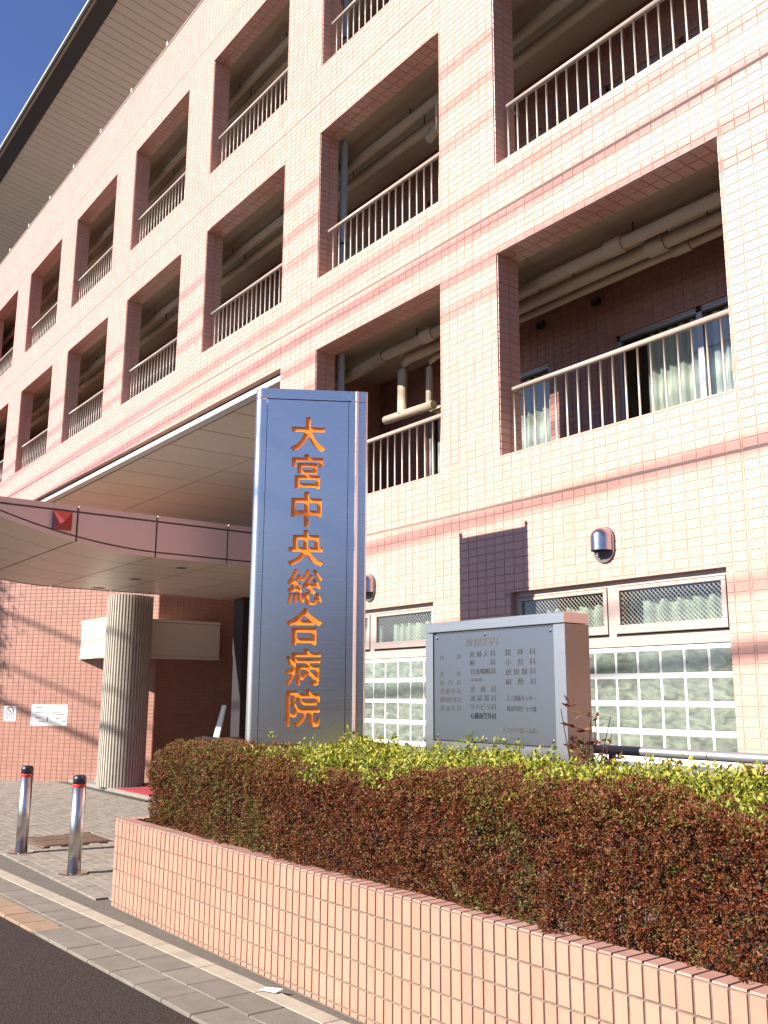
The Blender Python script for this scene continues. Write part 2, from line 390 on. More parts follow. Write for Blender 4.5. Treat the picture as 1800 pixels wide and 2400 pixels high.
# gutter slabs: two staggered rows of concrete slabs
def slab_row(fa, fb, x0, x1, L, off, M, name, par, gap=.007, z=.012, skip=None):
    x = x0+off; i = 0
    while x < x1:
        a, b = x+gap/2, x+L-gap/2
        g = gap/2
        dz = random.uniform(-.0015, .0015)
        if not (skip and skip(a, b)):
            poly = [(a, fa(a)+g), (b, fa(b)+g), (b, fb(b)-g), (a, fb(a)-g)]
            c = .004; cx = sum(p[0] for p in poly)/4; cy = sum(p[1] for p in poly)/4
            V = [(px_-cx, py_-cy, -.02) for px_, py_ in poly]+[(px_-cx, py_-cy, z-c) for px_, py_ in poly]
            V += [((px_-cx)*(1-2*c/L), (py_-cy)*(1-2*c/.25), z) for px_, py_ in poly]
            F = [(0, 1, 5, 4), (1, 2, 6, 5), (2, 3, 7, 6), (3, 0, 4, 7), (4, 5, 9, 8), (5, 6, 10, 9), (6, 7, 11, 10), (7, 4, 8, 11), (8, 9, 10, 11)]
            o = MB().add(V, F).build(name, M, par); o.location = (cx, cy, dz)
        x += L; i += 1
mid = lambda t: (lambda x: Y_asph(x)*(1-t)+Y_k0(x)*t)
slab_row(Y_asph, mid(.5), -13.2, -1.0, .31, 0, m_gutter, 'gutter_slab', pave, skip=lambda a, b: b < -6.55)
slab_row(mid(.5), Y_k0, -13.2, -1.0, .31, .17, m_gutter, 'gutter_slab', pave)
slab_row(Y_asph, mid(.42), -13.2, -6.5, .30, .0, m_tan, 'tan_slab', pave, z=.013, skip=lambda a, b: b > -6.56)
slab_row(mid(.42), mid(.5), -13.2, -6.5, .46, .05, m_gutter, 'gutter_slab', pave, z=.010, skip=lambda a, b: b > -6.56)
slab_row(Y_k0, Y_k1, -14.4, -1.0, .60, .16, m_kerb, 'kerb_stone', pave, gap=.005, z=.0125)
# pavers between the bollards and the entrance
pr = []
for j in range(30):
    y0 = -2.82+j*.102
    for i in range(100):
        x0 = -27+i*.202+(.1 if j % 2 else 0)
        xm = x0+.1
        if y0+.05 < Y_pv(max(min(xm, -7.2), -16))+.02 or y0 > .05: continue
        if xm > -7.2 and y0 < -.9: continue
        if -10.92 < xm < -10.1 and -2.42 < y0+.05 < -1.58: continue
        pr.append((x0, x0+.197, y0, y0+.097, False))
o = link('paver', tiles_mesh('paver', pr, (0, 0, -.02), (1, 0, 0), (0, 1, 0), (0, 0, 1), .026, m_paver, .0012), pave); o['kind'] = 'stuff'
mh = thing('inspection_cover', 'square rusty brown inspection cover set in the pavers behind the bollards', 'manhole', loc=(-10.51, -2.0, 0))
MB().cbox(-.36, .36, -.37, .37, -.015, .010).build('frame', m_manhole, mh)
for i in range(2): MB().cbox(-.34+.345*i, -.01+.345*i, -.34, .34, .0105, .016).build('lid', m_manhole, mh)
# entrance slab, drain grate, mat
slabE = MB().cbox(-19, -9.9, .26, 6.6, -.01, .06).build('entrance_step', m_concrete, kind='structure')
gr = thing('drain_grate', 'dark metal drain grate along the entrance step', 'drain', loc=(-16, .17, 0))
for k in range(8): MB().cbox(-2.4+k*.6, -2.4+k*.6+.59, -.075, .075, -.005, .012).build('grate_panel', m_grate, gr)
tag(MB().cbox(-15.1, -13.3, .30, 1.3, .0605, .072).build('door_mat', m_mat), 'red floor mat on the entrance step right of the column', 'mat')
# scrap of paper on the kerb
sp = MB(); sp.add([(-.07, -.05, .003), (.08, -.045, .003), (.09, .05, .012), (-.05, .055, .004), (.01, 0, .016)], [(0, 1, 4), (1, 2, 4), (2, 3, 4), (3, 0, 4)])
sp = sp.build('paper_scrap', m_paper); sp.scale = (.75, .6, 1); sp.rotation_euler = (0, 0, .4); sp.location = (-4.62, -2.90, .016); tag(sp, 'crumpled white paper scrap lying on the kerb below the planter', 'litter')

# ================================================================== BUILDING
TU, TV, GAP = .116, .0682, .0062
OPX = dict(A=(-5.835, -3.517), B=(-8.915, -6.636), C=(-12.05, -9.755), D=(-15.18, -12.93), E=(-18.35, -16.09), F=(-21.56, -19.29), G=(-24.85, -22.59))
FLZ = {2: (3.62, 5.54), 3: (6.44, 8.37), 4: (9.30, 11.26)}
XL, XR, ZT = -27.0, .6, 12.67; XREC, ZREC = -9.73, 5.55; TH = .28
holes = [(*OPX[c], *FLZ[f]) for f in (2, 3, 4) for c in OPX if not (f == 2 and c not in 'AB')]
WIN = [(-5.74, -3.67, .72, 2.405), (-8.84, -6.77, .72, 2.405)]
holes += WIN
bld = thing('hospital_building', 'long pink tiled hospital block with open balcony bays and set-back roof', 'building')
# wall carcass from cells
xs = sorted({XL, XR, XREC, *[h[0] for h in holes], *[h[1] for h in holes]}); zs = sorted({0.0, ZT, ZREC, *[h[2] for h in holes], *[h[3] for h in holes]})
def solid(i, j):
    if not (0 <= i < len(xs)-1 and 0 <= j < len(zs)-1): return False
    x, z = (xs[i]+xs[i+1])/2, (zs[j]+zs[j+1])/2
    if x < XREC and z < ZREC: return False
    return not any(h[0] < x < h[1] and h[2] < z < h[3] for h in holes)
wall = MB(); y0, y1 = .006, TH-.006
for i in range(len(xs)-1):
    for j in range(len(zs)-1):
        if not solid(i, j): continue
        a, b, c, d = xs[i], xs[i+1], zs[j], zs[j+1]
        wall.add([(a, y0, c), (b, y0, c), (b, y0, d), (a, y0, d)], [(0, 1, 2, 3)]); wall.add([(a, y1, c), (b, y1, c), (b, y1, d), (a, y1, d)], [(3, 2, 1, 0)])
        e = .006
        if not solid(i-1, j): wall.add([(a+0, y0, c), (a, y1, c), (a, y1, d), (a, y0, d)], [(3, 2, 1, 0)])
        if not solid(i+1, j): wall.add([(b, y0, c), (b, y1, c), (b, y1, d), (b, y0, d)], [(0, 1, 2, 3)])
        if not solid(i, j-1): wall.add([(a, y0, c), (b, y0, c), (b, y1, c), (a, y1, c)], [(3, 2, 1, 0)])
        if not solid(i, j+1): wall.add([(a, y0, d), (b, y0, d), (b, y1, d), (a, y1, d)], [(0, 1, 2, 3)])
wallo = wall.build('facade_wall', m_grout, bld)
hol2 = holes+[(XL-1, XREC, -1, ZREC)]
GRV = (3.18, 5.95, 8.80, 11.65); VJ = (-3.49, XREC, -15.90, -22.0)
rects = rects_grid(XL, XR, .6, ZT, TU, TV, GAP, hol2, VJ, GRV)
def hidden(q):   # behind hedge / signs in the picture
    return q[1] > 1420 and q[0] < 1740
tiles_split(rects, (0, .006, 0), (1, 0, 0), (0, 0, 1), (0, -1, 0), .0042, m_tile, wallo, 'tile', 300, hidden)
for z in GRV:
    for (a, b) in ((XL, VJ[3]), (VJ[3], VJ[2]), (VJ[2], VJ[1]), (VJ[1], VJ[0]), (VJ[0], XR)):
        if z < ZREC and a < XREC-.01: continue
        MB().box(a+.004, b-.004, .0035, .006, z-.008, z+.008).build('sealant_joint', m_sealant, wallo)
for x in VJ:
    z0 = ZREC if x < XREC+.01 else .6
    zb = [z0]+[g for g in GRV if g > z0]+[ZT]
    for a, b in zip(zb[:-1], zb[1:]):
        if x == VJ[0]: 
            if a < 3.0 and b > 3.0 or a >= 3: pass
        MB().box(x-.006, x+.006, .0036, .006, a+.01, b-.01).build('sealant_joint', m_grout, wallo)
# reveal tiles of every opening
def reveal(x0, x1, z0, z1):
    for (xx, nx) in ((x0, 1), (x1, -1)):
        r = rects_grid(.012, TH, z0, z1, .13, TV, GAP)
        me = tiles_mesh('reveal_tile', r, (xx, 0, 0), (0, 1, 0), (0, 0, 1), (nx, 0, 0), .006, m_tile)
        link('reveal_tile', me, wallo)['kind'] = 'stuff'
    r = rects_grid(x0+.01, x1-.01, .012, TH, TU, .13, GAP)
    link('reveal_tile', tiles_mesh('reveal_tile', r, (0, 0, z1), (1, 0, 0), (0, 1, 0), (0, 0, -1), .006, m_tile), wallo)['kind'] = 'stuff'
    link('reveal_tile', tiles_mesh('reveal_tile', r, (0, 0, z0), (1, 0, 0), (0, 1, 0), (0, 0, 1), .006, m_tile), wallo)['kind'] = 'stuff'
for h in holes[:-2]: reveal(*h)
# balcony slabs, back walls
YB = 1.43
for f, (zb, zt) in FLZ.items():
    xl = XREC+.02 if f == 2 else XL+.02
    zc = zt+.045
    MB().box(xl, XR-.02, TH+.003, 2.6, zc, zc+.22).build('balcony_slab', m_ceiling, bld)
MB().box(XREC+.02, XR-.02, TH+.003, 2.6, 2.86, 3.04).build('balcony_slab', m_ceiling, bld)
MB().box(XL+.02, XREC-.02, .21, 6.8, 5.60, 5.80).build('balcony_slab', m_concrete, bld)
bwin = {2: [(-5.67, -3.80), (-8.60, -6.55)], 3: [(-5.67, -3.80), (-8.60, -6.55), (-11.7, -9.9), (-14.8, -13.0), (-17.9, -16.2)], 4: [(-5.67, -3.80), (-8.60, -6.55), (-11.7, -9.9), (-14.8, -13.0), (-17.9, -16.2)]}
pane_n = 0
def curtain(x0, x1, y, z0, z1, par, M=None, wav=.09, amp=.022, seed=0):
    n = int((x1-x0)/.012); V = []; F = []
    for i in range(n+1):
        x = x0+(x1-x0)*i/n
        ph = x/wav*2*math.pi+1.3*math.sin(x*5.1+seed)
        dy = amp*(math.sin(ph)+.35*math.sin(2.3*ph+seed))
        top = z1-.006*abs(math.sin(ph*.5))
        V += [(x, y+dy, z0), (x+.004*math.sin(ph), y+dy*.8, top)]
    for i in range(n): F.append((2*i, 2*i+2, 2*i+3, 2*i+1))
    return MB().add(V, F).build('curtain', M or m_curtain, par, smooth=True)
for f, (zb, zt) in FLZ.items():
    fl = {2: 3.04, 3: 5.80, 4: 8.64}[f]; zc = zt+.045; wt = fl+1.99
    xl = XREC+.02 if f == 2 else XL+.02
    bh = [(a, b, fl+.05, wt) for a, b in bwin[f]]
    bw = MB(); X2 = sorted({xl, XR-.02, *[h[0] for h in bh], *[h[1] for h in bh]})
    for a, b in zip(X2[:-1], X2[1:]):
        mx = (a+b)/2; hh = [h for h in bh if h[0] < mx < h[1]]
        if hh: bw.box(a, b, YB, YB+.15, fl, fl+.05); bw.box(a, b, YB, YB+.15, wt, zc)
        else: bw.box(a, b, YB, YB+.15, fl, zc)
    bwo = bw.build('balcony_back_wall', m_wgrout, bld)
    r = rects_grid(max(xl, -13.0), -3.0, fl, zc, TU, TV, GAP, bh)
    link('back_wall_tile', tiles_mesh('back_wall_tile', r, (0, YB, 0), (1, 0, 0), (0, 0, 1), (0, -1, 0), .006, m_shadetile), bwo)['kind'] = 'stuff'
    for (a, b) in bwin[f]:
        wn = link('balcony_window', MB().box(a, b, YB+.02, YB+.03, wt-.03, wt-.028).mesh('balcony_window', m_alu), bld)
        mid_ = (a+b)/2
        fr = MB(); 
        for (p, q, z0, z1) in ((a, b, wt-.05, wt), (a, b, fl+.05, fl+.10), (a, a+.045, fl+.05, wt), (b-.045, b, fl+.05, wt), (mid_-.03, mid_+.03, fl+.05, wt)): fr.box(p, q, YB+.035, YB+.085, z0, z1)
        fr.build('frame', m_alu, wn)
        for (p, q) in ((a+.045, mid_-.03), (mid_+.03, b-.045)): MB().box(p, q, YB+.055, YB+.059, fl+.10, wt-.05).build('pane', m_glass, wn)
        curtain(a+.28 if a > -6 else a+.05, b-.05, YB+.13, fl+.08, wt-.06, wn, wav=.11, amp=.03, seed=f+a)
MB().box(XREC+.02, XR-.02, 2.35, 2.5, .02, 12.3).build('interior_wall', m_room, bld)
MB().box(XL+.02, XREC+.015, 2.35, 2.5, 5.81, 12.3).build('interior_wall', m_room, bld)
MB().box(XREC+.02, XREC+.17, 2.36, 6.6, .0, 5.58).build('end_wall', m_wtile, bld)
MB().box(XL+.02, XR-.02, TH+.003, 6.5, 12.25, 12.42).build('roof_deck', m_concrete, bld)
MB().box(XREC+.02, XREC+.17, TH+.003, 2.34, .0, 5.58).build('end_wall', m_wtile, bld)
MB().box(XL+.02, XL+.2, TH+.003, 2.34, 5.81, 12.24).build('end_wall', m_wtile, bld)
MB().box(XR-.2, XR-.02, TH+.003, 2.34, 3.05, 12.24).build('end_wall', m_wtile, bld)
# railings: rail, balusters
bal_me = MB().tube([(0, 0, 0), (0, 0, 1)], .0085, 8).mesh('baluster', m_baluster, True)
for h in holes[:-2]:
    x0, x1, zb, zt = h; zr = zb+.62
    rl = MB().tube([(x0+.07, .12, zr), (x1-.015, .12, zr)], .024, 14).build('railing', m_rail, bld, smooth=True)
    MB().tube([(x0+.10, .12, zr-.02), (x0+.10, .17, zr-.05), (x0+.10, .24, zr-.05)], .012, 8).build('bracket', m_rail, rl, smooth=True)
    n = int((x1-x0-.2)/.1235)
    for k in range(n+1):
        b = link('baluster', bal_me, rl, (x1-.14-k*.1235, .12, zb+.006)); b.scale = (1, 1, .60)
# service pipes under the balcony ceilings
def pipe_run(f, x0, x1, Y, z, r, cps, nm='service_pipe'):
    p = MB().tube([(x0, Y, z), (x1, Y, z)], r, 18, True).build(nm, m_pipe, bld, smooth=True)
    for c in cps: MB().lathe([(r*1.02, -.10), (r*1.32, -.085), (r*1.36, .07), (r*1.30, .10), (r*1.02, .102)], 0, 0, 18).build('coupling', m_pipe, p, smooth=False).matrix_local = Matrix.Translation((c, Y, z)) @ Matrix.Rotation(R(90), 4, 'Y')
    for k in range(int((x1-x0)/1.5)):
        xx = x0+.6+k*1.5; MB().tube([(xx, Y, z+r*.8), (xx, Y, FLZ[f][1]+.045)], .008, 6).build('hanger', m_darkmetal, p)
    return p
pipe_run(2, -8.35, XR-.3, .60, 5.435, .057, (-4.95, -7.55))
pipe_run(2, -8.15, XR-.3, .80, 5.395, .062, (-4.66, -6.95))
pipe_run(2, -7.85, XR-.3, .95, 5.36, .040, (-4.52, -6.72))
for f in (3, 4):
    zt = FLZ[f][1]
    pipe_run(f, -26.5, XR-.3, .62, zt-.115, .058, (-7.0, -10.2, -17.0, -23.1))
    pipe_run(f, -26.5, XR-.3, .84, zt-.155, .062, (-6.9, -13.6, -20.0))
for vx in (-6.62, -5.86): MB().tube([(vx, YB-.004, 5.45), (vx, YB-.06, 5.45)], .05, 14).build('vent_cap', m_darkmetal, bld, smooth=True)
# bends in bay B
pb = MB().tube([(-8.15, .80, 5.395), (-8.24, .80, 5.36), (-8.27, .80, 5.27), (-8.27, .80, 4.75)], .06, 14).build('pipe_bend', m_pipe, bld, smooth=True)
MB().tube([(-7.85, .95, 5.36), (-7.93, .95, 5.33), (-7.96, .95, 5.25), (-7.96, .95, 4.86), (-7.93, .95, 4.76), (-7.85, .95, 4.72), (-7.55, .95, 4.70)], .042, 14).build('pipe_bend', m_pipe, bld, smooth=True)
MB().tube([(-7.62, .95, 4.70), (-7.62, .95, 4.70+1e-3), (-7.30, .95, 4.69)], .10, 16).build('duct_silencer', m_pipe, bld, smooth=True)
MB().tube([(-8.6, .8, 4.75), (-7.7, .8, 4.72)], .05, 12).build('service_pipe', m_pipe, bld, smooth=True)
MB().tube([(-8.35, .60, 5.435), (-8.9, .60, 5.40), (-9.4, .6, 5.40)], .075, 14).build('pipe_bend', m_pipe, bld, smooth=True)
for f, X in ((2, 'B'), (3, 'B'), (4, 'B')):
    x = OPX[X][0]-.02; MB().tube([(x, .38, FLZ[f][0]-.55), (x, .38, FLZ[f][1]+.04)], .046, 16).build('downpipe', m_downpipe, bld, smooth=True)
    MB().tube([(x, .38, FLZ[f][0]+.55), (x, .38, FLZ[f][0]+.58)], .055, 16).build('pipe_clip', m_darkmetal, bld, smooth=True)
for X in 'BDF':
    x = OPX[X][0]+1.1; z = FLZ[3][1]-.3
    MB().tube([(x, .84, z+.14), (x, .84, z), (x+.06, .8, z-.06), (x+.35, .7, z-.08), (x+.45, .62, z-.02), (x+.46, .62, z+.17)], .05, 12).build('pipe_bend', m_pipe, bld, smooth=True)
# ground-floor windows: two wired lights above glass blocks
blk = MB().cbox(0, .178, 0, .08, 0, .175, .013).mesh('glass_block', m_block)
for wi, (x0, x1, z0, z1) in enumerate(WIN):
    wn = link('window', MB().box(x0, x1, .075, .085, z1-.012, z1-.004).mesh('window', m_frame), bld)
    zf = 1.908; n = round((x1-x0)/.2015)
    mc = x1-1.03
    fr = MB(); F0, F1 = .045, .12
    for (a, b, c, d) in ((x0, x1, z1-.045, z1), (x0, x1, zf, zf+.075), (x0, x0+.04, zf+.075, z1-.045), (x1-.035, x1, zf+.075, z1-.045), (mc-.035, mc+.035, zf+.075, z1-.045)): fr.box(a, b, F0+.01, F1, c, d)
    fr.build('frame', m_frame, wn)
    for (a, b) in ((x0+.045, mc-.04), (mc+.04, x1-.04)):
        c, d = zf+.095, z1-.05
        sh = MB()
        for q in ((a, b, d-.03, d), (a, b, c, c+.065), (a, a+.04, c+.065, d-.03), (b-.035, b, c+.065, d-.03)): sh.cbox(q[0], q[1], F0, F0+.04, q[2], q[3], .004)
        sh.build('sash', m_frame, wn)
        MB().box(a, b, F0+.02, F0+.03, zf+.077, zf+.0945).build('gap', m_black, wn)
        MB().box(a+.04, b-.035, F0+.02, F0+.024, c+.065, d-.03).build('pane', m_wired, wn)
    curtain(mc+.20, x1-.03, .19, zf, z1-.15, wn, wav=.13, amp=.03, seed=wi); curtain(x0+.25, mc-.04, .19, zf, z1-.15, wn, wav=.14, amp=.03, seed=wi+3)
    MB().box(x0+.003, x1-.003, .0665, .13, z0, zf-.002).build('mortar', m_joint, wn)
    for r_ in range(6):
        for c_ in range(10):
            xx = x1-.012-(c_+1)*.2015+.01; zz = zf-.006-(r_+1)*.198
            if xx < x0 or zz < z0: continue
            link('glass_block', blk, wn, (xx, .062, zz))
    MB().cbox(x0-.02, x1+.02, -.03, .06, z0-.045, z0-.002).build('sill', m_frame, wn)
# hooded wall vents
def vent(x, z, lab, s=1.0):
    v = thing('wall_vent', lab, 'vent', 'stainless wall vents', (x, 0, z))
    pl = MB(); n = 24; P = []
    for k in range(n+1): a = math.pi*k/n; P.append((.105*math.cos(a), .105*math.sin(a)))
    for k in range(1, n): a = math.pi+math.pi*k/n; P.append((.105*math.cos(a), -.075+.105*math.sin(a)))
    pl.add([(p[0], -.003, p[1]) for p in P]+[(p[0]*.97, -.016, p[1]*.97) for p in P], [tuple(range(len(P))), tuple(range(2*len(P)-1, len(P)-1, -1))]+[(i, len(P)+i, len(P)+(i+1) % len(P), (i+1) % len(P)) for i in range(len(P))])
    pl.build('back_plate', m_shadesteel, v)  # darkened all over for the shadow of the hood
    V = []; F = []; NA, NH = 20, 14; r = .088
    prof = [(r, -.085)]+[(r, -.085+.10*k/4) for k in range(1, 5)]+[(r*math.cos(R(90*k/9)), .015+.085*math.sin(R(90*k/9))) for k in range(1, 10)]
    for (rr, zz) in prof:
        for k in range(NA+1):
            a = math.pi*k/NA; V.append((rr*math.cos(a), -.014-1.25*rr*math.sin(a), zz))
    for i in range(len(prof)-1):
        for k in range(NA): F.append((i*(NA+1)+k, i*(NA+1)+k+1, (i+1)*(NA+1)+k+1, (i+1)*(NA+1)+k))
    MB().add(V, F).build('hood', m_hood, v, smooth=True)
    MB().add([(.08*math.cos(math.pi*k/12), -.016-.09*math.sin(math.pi*k/12), -.083) for k in range(13)], [tuple(range(13))]).build('duct_mouth_shade', m_black, v)  # black sheet painted in for the shade inside the hood
    MB().tube([(-.03, -.05, -.10), (-.03, -.05, -.125)], .012, 10).build('latch', m_hood, v)
vent(-4.70, 2.72, 'stainless hooded wall vent above the right ground-floor window')
vent(-7.78, 2.66, 'stainless hooded wall vent half hidden by the right edge of the steel pylon')
# parapet rod with clips
rod = MB().tube([(XL, .03, ZT+.05), (XR, .03, ZT+.05)], .008, 8).build('lightning_rod', m_alu, bld)
MB().cbox(XL, XR, -.012, .34, ZT+.002, ZT+.028).build('coping', m_frame, bld)
for k in range(16):
    x = -1.0-k*1.62; MB().cbox(x-.03, x+.03, -.02, .07, ZT+.029, ZT+.10).build('rod_clip', m_white, bld)
# set-back upper storey and eave
MB().box(XL+1, XR, 4.6, 4.85, 12.4, 16.28).build('upper_storey_wall', m_wtile, bld)
roof = MB(); YT, ZTIP, SL = .595, 16.95, -.16
roof.add([(XL-22, .10, ZTIP+.075), (XR+2, .10, ZTIP+.075), (XR+2, 12, ZTIP+1.9), (XL-22, 12, ZTIP+1.9), (XL-22, .10, ZTIP+.02), (XR+2, .10, ZTIP+.02), (XR+2, 12, ZTIP+.4), (XL-22, 12, ZTIP+.4)], [(0, 1, 2, 3), (7, 6, 5, 4), (0, 4, 5, 1)])
roofo = roof.build('roof', m_roof, bld)
MB().box(XL-22, XR+2, .21, YT, ZTIP-.02, ZTIP+.015).build('eave_underside', m_darkmetal, roofo)
MB().cbox(XL-22, XR+2, .155, .21, ZTIP-.03, ZTIP+.05).build('gutter', m_pipe, roofo)
MB().cbox(XL-22, XR+2, .115, .153, ZTIP-.01, ZTIP+.05).build('gutter_lip', m_darkmetal, roofo)
MB().cbox(XL-22, XR+2, .085, .113, ZTIP+.03, ZTIP+.08).build('eave_trim', m_white, roofo)
Ls = 4.6-YT; pk = MB()
pk.add([(0.014, 0, 0), (.276, 0, 0), (.276, Ls, SL*Ls), (.014, Ls, SL*Ls), (0.008, 0, .03), (.282, 0, .03), (.282, Ls, SL*Ls+.03), (0.008, Ls, SL*Ls+.03)], [(3, 2, 1, 0), (0, 1, 5, 4), (1, 2, 6, 5), (3, 0, 4, 7)])
pme = pk.mesh('soffit_plank', m_plank)
MB().add([(XL-22, YT, ZTIP+.035), (XR+2, YT, ZTIP+.035), (XR+2, 4.6, ZTIP+.035+SL*Ls), (XL-22, 4.6, ZTIP+.035+SL*Ls)], [(0, 1, 2, 3)]).build('soffit_back', m_sealant, roofo)
for k in range(120): link('soffit_plank', pme, roofo, (XL-9+k*.29, YT+.002, ZTIP-.002))
# soffit of the overhang: panels between recessed joints
so_ = MB().box(XL+.02, XREC-.02, .2, 6.7, 5.445, 5.46).build('overhang_soffit', m_sealant, bld)
xj = [-9.75]+[-10.30-1.07*k for k in range(15)]; yj = [.21, 1.70, 3.30, 4.9, 6.5]
for a, b in zip(xj[1:], xj[:-1]):
    for c, d in zip(yj[:-1], yj[1:]): MB().cbox(a+.014, b-.014, c+.014, d-.014, 5.42, 5.444, .003).build('soffit_panel', m_soffit, so_)
MB().cbox(XL, XREC-.02, .062, .195, 5.425, 5.498).build('overhang_trim', m_white, bld)
MB().box(XL+.01, XREC-.03, .10, .19, 5.50, 5.58).build('overhang_gap_shade', m_darkmetal, bld)  # dark strip painted in for the shade under the facade edge
# recessed entrance wall behind
ent = MB(); ent.box(-16.1, -9.75, 6.4, 6.55, .06, 5.44); ent.build('entrance_wall', m_room, bld)
for k in range(5):
    x = -15.4+k*1.1; d = link('entrance_door', MB().box(x, x+1.05, 6.34, 6.38, 2.3, 2.36).mesh('entrance_door', m_darkmetal), bld)
    f_ = MB()
    for q in ((x, x+.05, .07, 2.3), (x+1.0, x+1.05, .07, 2.3), (x+.05, x+1.0, .07, .2)): f_.box(q[0], q[1], 6.33, 6.38, q[2], q[3])
    f_.build('frame', m_darkmetal, d); MB().box(x+.05, x+1.0, 6.35, 6.36, .2, 2.3).build('pane', m_glass, d)
MB().cbox(-14.95, -14.6, 2.2, 2.55, .06, 3.21).build('entrance_pier', m_darkmetal, bld)

# ================================================================== WING with angled wall
wing = thing('hospital_wing', 'low angled pink tiled wing wall behind the fluted column', 'building')
wd = Vector((.781, .625, 0)); wn_ = Vector((.625, -.781, 0)); W0 = Vector((-18.407, -.619, 0))
XS = -16.05; tS = (XS-W0.x)/wd.x; PS = W0+wd*tS; PLf = W0-wd*5.0
WH = 3.95
wp = [(PLf.x, PLf.y), (PS.x, PS.y), (XS, 6.39), (PLf.x-2, 6.39)]
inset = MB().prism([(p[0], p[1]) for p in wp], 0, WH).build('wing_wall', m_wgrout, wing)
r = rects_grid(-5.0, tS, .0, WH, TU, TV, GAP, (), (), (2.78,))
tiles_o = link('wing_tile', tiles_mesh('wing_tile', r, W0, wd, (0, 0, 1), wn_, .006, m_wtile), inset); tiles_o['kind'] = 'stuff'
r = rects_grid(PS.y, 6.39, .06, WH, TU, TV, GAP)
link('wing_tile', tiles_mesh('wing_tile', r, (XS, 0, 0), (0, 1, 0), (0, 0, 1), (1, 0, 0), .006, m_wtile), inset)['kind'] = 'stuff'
# pale band box wrapped round the corner
bz0, bz1 = 2.175, 2.868
bo = MB().prism([(-17.6, .30), (-15.85, .30), (-15.85, 2.40), (-17.6, 2.40)], bz0+.05, bz1-.05).build('band', m_band, wing)
MB().prism([(-17.6, .285), (-15.835, .285), (-15.835, 2.40), (-17.6, 2.40)], bz1-.048, bz1).build('band_lip', m_band, bo)
MB().prism([(-17.6, .285), (-15.835, .285), (-15.835, 2.40), (-17.6, 2.40)], bz0, bz0+.048).build('band_lip', m_band, bo)
# notices on the wing wall
def onwall(t, z, off=.0075): return W0+wd*t+wn_*off+Vector((0, 0, z))
def wall_obj(name, pts, M, par, off, th=.0):
    V = [onwall(t, z, off) for t, z in pts]; return MB().add(V, [tuple(range(len(V)))]).build(name, M, par)
n1 = thing('wall_notice', 'white printed notice sheet taped to the wing wall left of the column', 'notice')
a0, a1, c0, c1 = .55, 1.30, .985, 1.36
def sheet(par, a0, a1, c0, c1, name='sheet'):
    V = [onwall(a0, c0, .0066), onwall(a1, c0, .0066), onwall(a1, c1, .0066), onwall(a0, c1, .0066), onwall(a0, c0, .0095), onwall(a1, c0, .0095), onwall(a1, c1, .0095), onwall(a0, c1, .0095)]
    return MB().add(V, BOXF).build(name, m_paper, par)
sheet(n1, a0, a1, c0, c1)
pr_ = MB()
for (x, y, w_, h_) in ((.08, .85, .22, .05), (.34, .74, .3, .025), (.12, .62, .2, .04), (.55, .62, .28, .03), (.62, .53, .32, .05), (.12, .35, .16, .03), (.7, .33, .06, .06), (.8, .3, .05, .06), (.9, .18, .05, .08), (.2, .18, .2, .03), (.45, .2, .03, .22)):
    u, v = a0+x*(a1-a0), c0+y*(c1-c0); pr_.add([onwall(u, v, .0102), onwall(u+w_*(a1-a0), v, .0102), onwall(u+w_*(a1-a0), v+h_*(c1-c0), .0102), onwall(u, v+h_*(c1-c0), .0102)], [(0, 1, 2, 3)])
pr_.build('print', m_print, n1)
n2 = thing('no_smoking_poster', 'small white no smoking poster at the left end of the wing wall', 'poster')
a0, a1, c0, c1 = -.03, .23, 1.055, 1.33
sheet(n2, a0, a1, c0, c1)
rg = MB(); cx, cz, ro, ri = .10, 1.235, .085, .065
P1 = [onwall(cx+ro*math.cos(2*math.pi*k/28), cz+ro*math.sin(2*math.pi*k/28), .0102) for k in range(28)]; P2 = [onwall(cx+ri*math.cos(2*math.pi*k/28), cz+ri*math.sin(2*math.pi*k/28), .0102) for k in range(28)]
rg.add(P1+P2, [(k, (k+1) % 28, 28+(k+1) % 28, 28+k) for k in range(28)])
rg.add([onwall(cx-.055, cz+.035, .0102), onwall(cx-.04, cz+.05, .0102), onwall(cx+.055, cz-.035, .0102), onwall(cx+.04, cz-.05, .0102)], [(0, 3, 2, 1)])
rg.add([onwall(cx-.045, cz-.008, .0101), onwall(cx+.03, cz-.008, .0101), onwall(cx+.03, cz+.008, .0101), onwall(cx-.045, cz+.008, .0101)], [(0, 1, 2, 3)])
for dx in (-.045, .045): rg.add([onwall(cx+dx+.018*math.cos(k*math.pi/4), 1.115+.018*math.sin(k*math.pi/4), .0102) for k in range(8)], [tuple(range(8))])
rg.build('print', m_purple, n2)

# ================================================================== CANOPY
cn = thing('entrance_canopy', 'pink panelled entrance canopy with upswept curved underside', 'canopy')
CX0, CX1, CTOP = -15.15, -11.0, 3.75
def cbz(y): return 3.22+.075*max(0, -.85-y)**2
ys = [-3.42+.1*k for k in range(26)]+[-.92+.35*k for k in range(16)]; ys = [y for y in ys if y <= 4.05]
core = MB(); V = []; F = []
for y in ys:
    for x in (CX0+.03, CX1-.03): V += [(x, y, cbz(y)+.03), (x, y, CTOP-.03)]
for i in range(len(ys)-1):
    k = i*4; F += [(k, k+4, k+6, k+2), (k+1, k+3, k+7, k+5), (k, k+1, k+5, k+4), (k+2, k+6, k+7, k+3)]
F += [(0, 2, 3, 1), (len(V)-4, len(V)-3, len(V)-1, len(V)-2)]
core.add(V, F).build('core', m_sealant, cn)
jy = [-3.42, -2.977, -1.977, -.978, .012, 1.01, 2.0, 3.0, 4.0]; g = .012
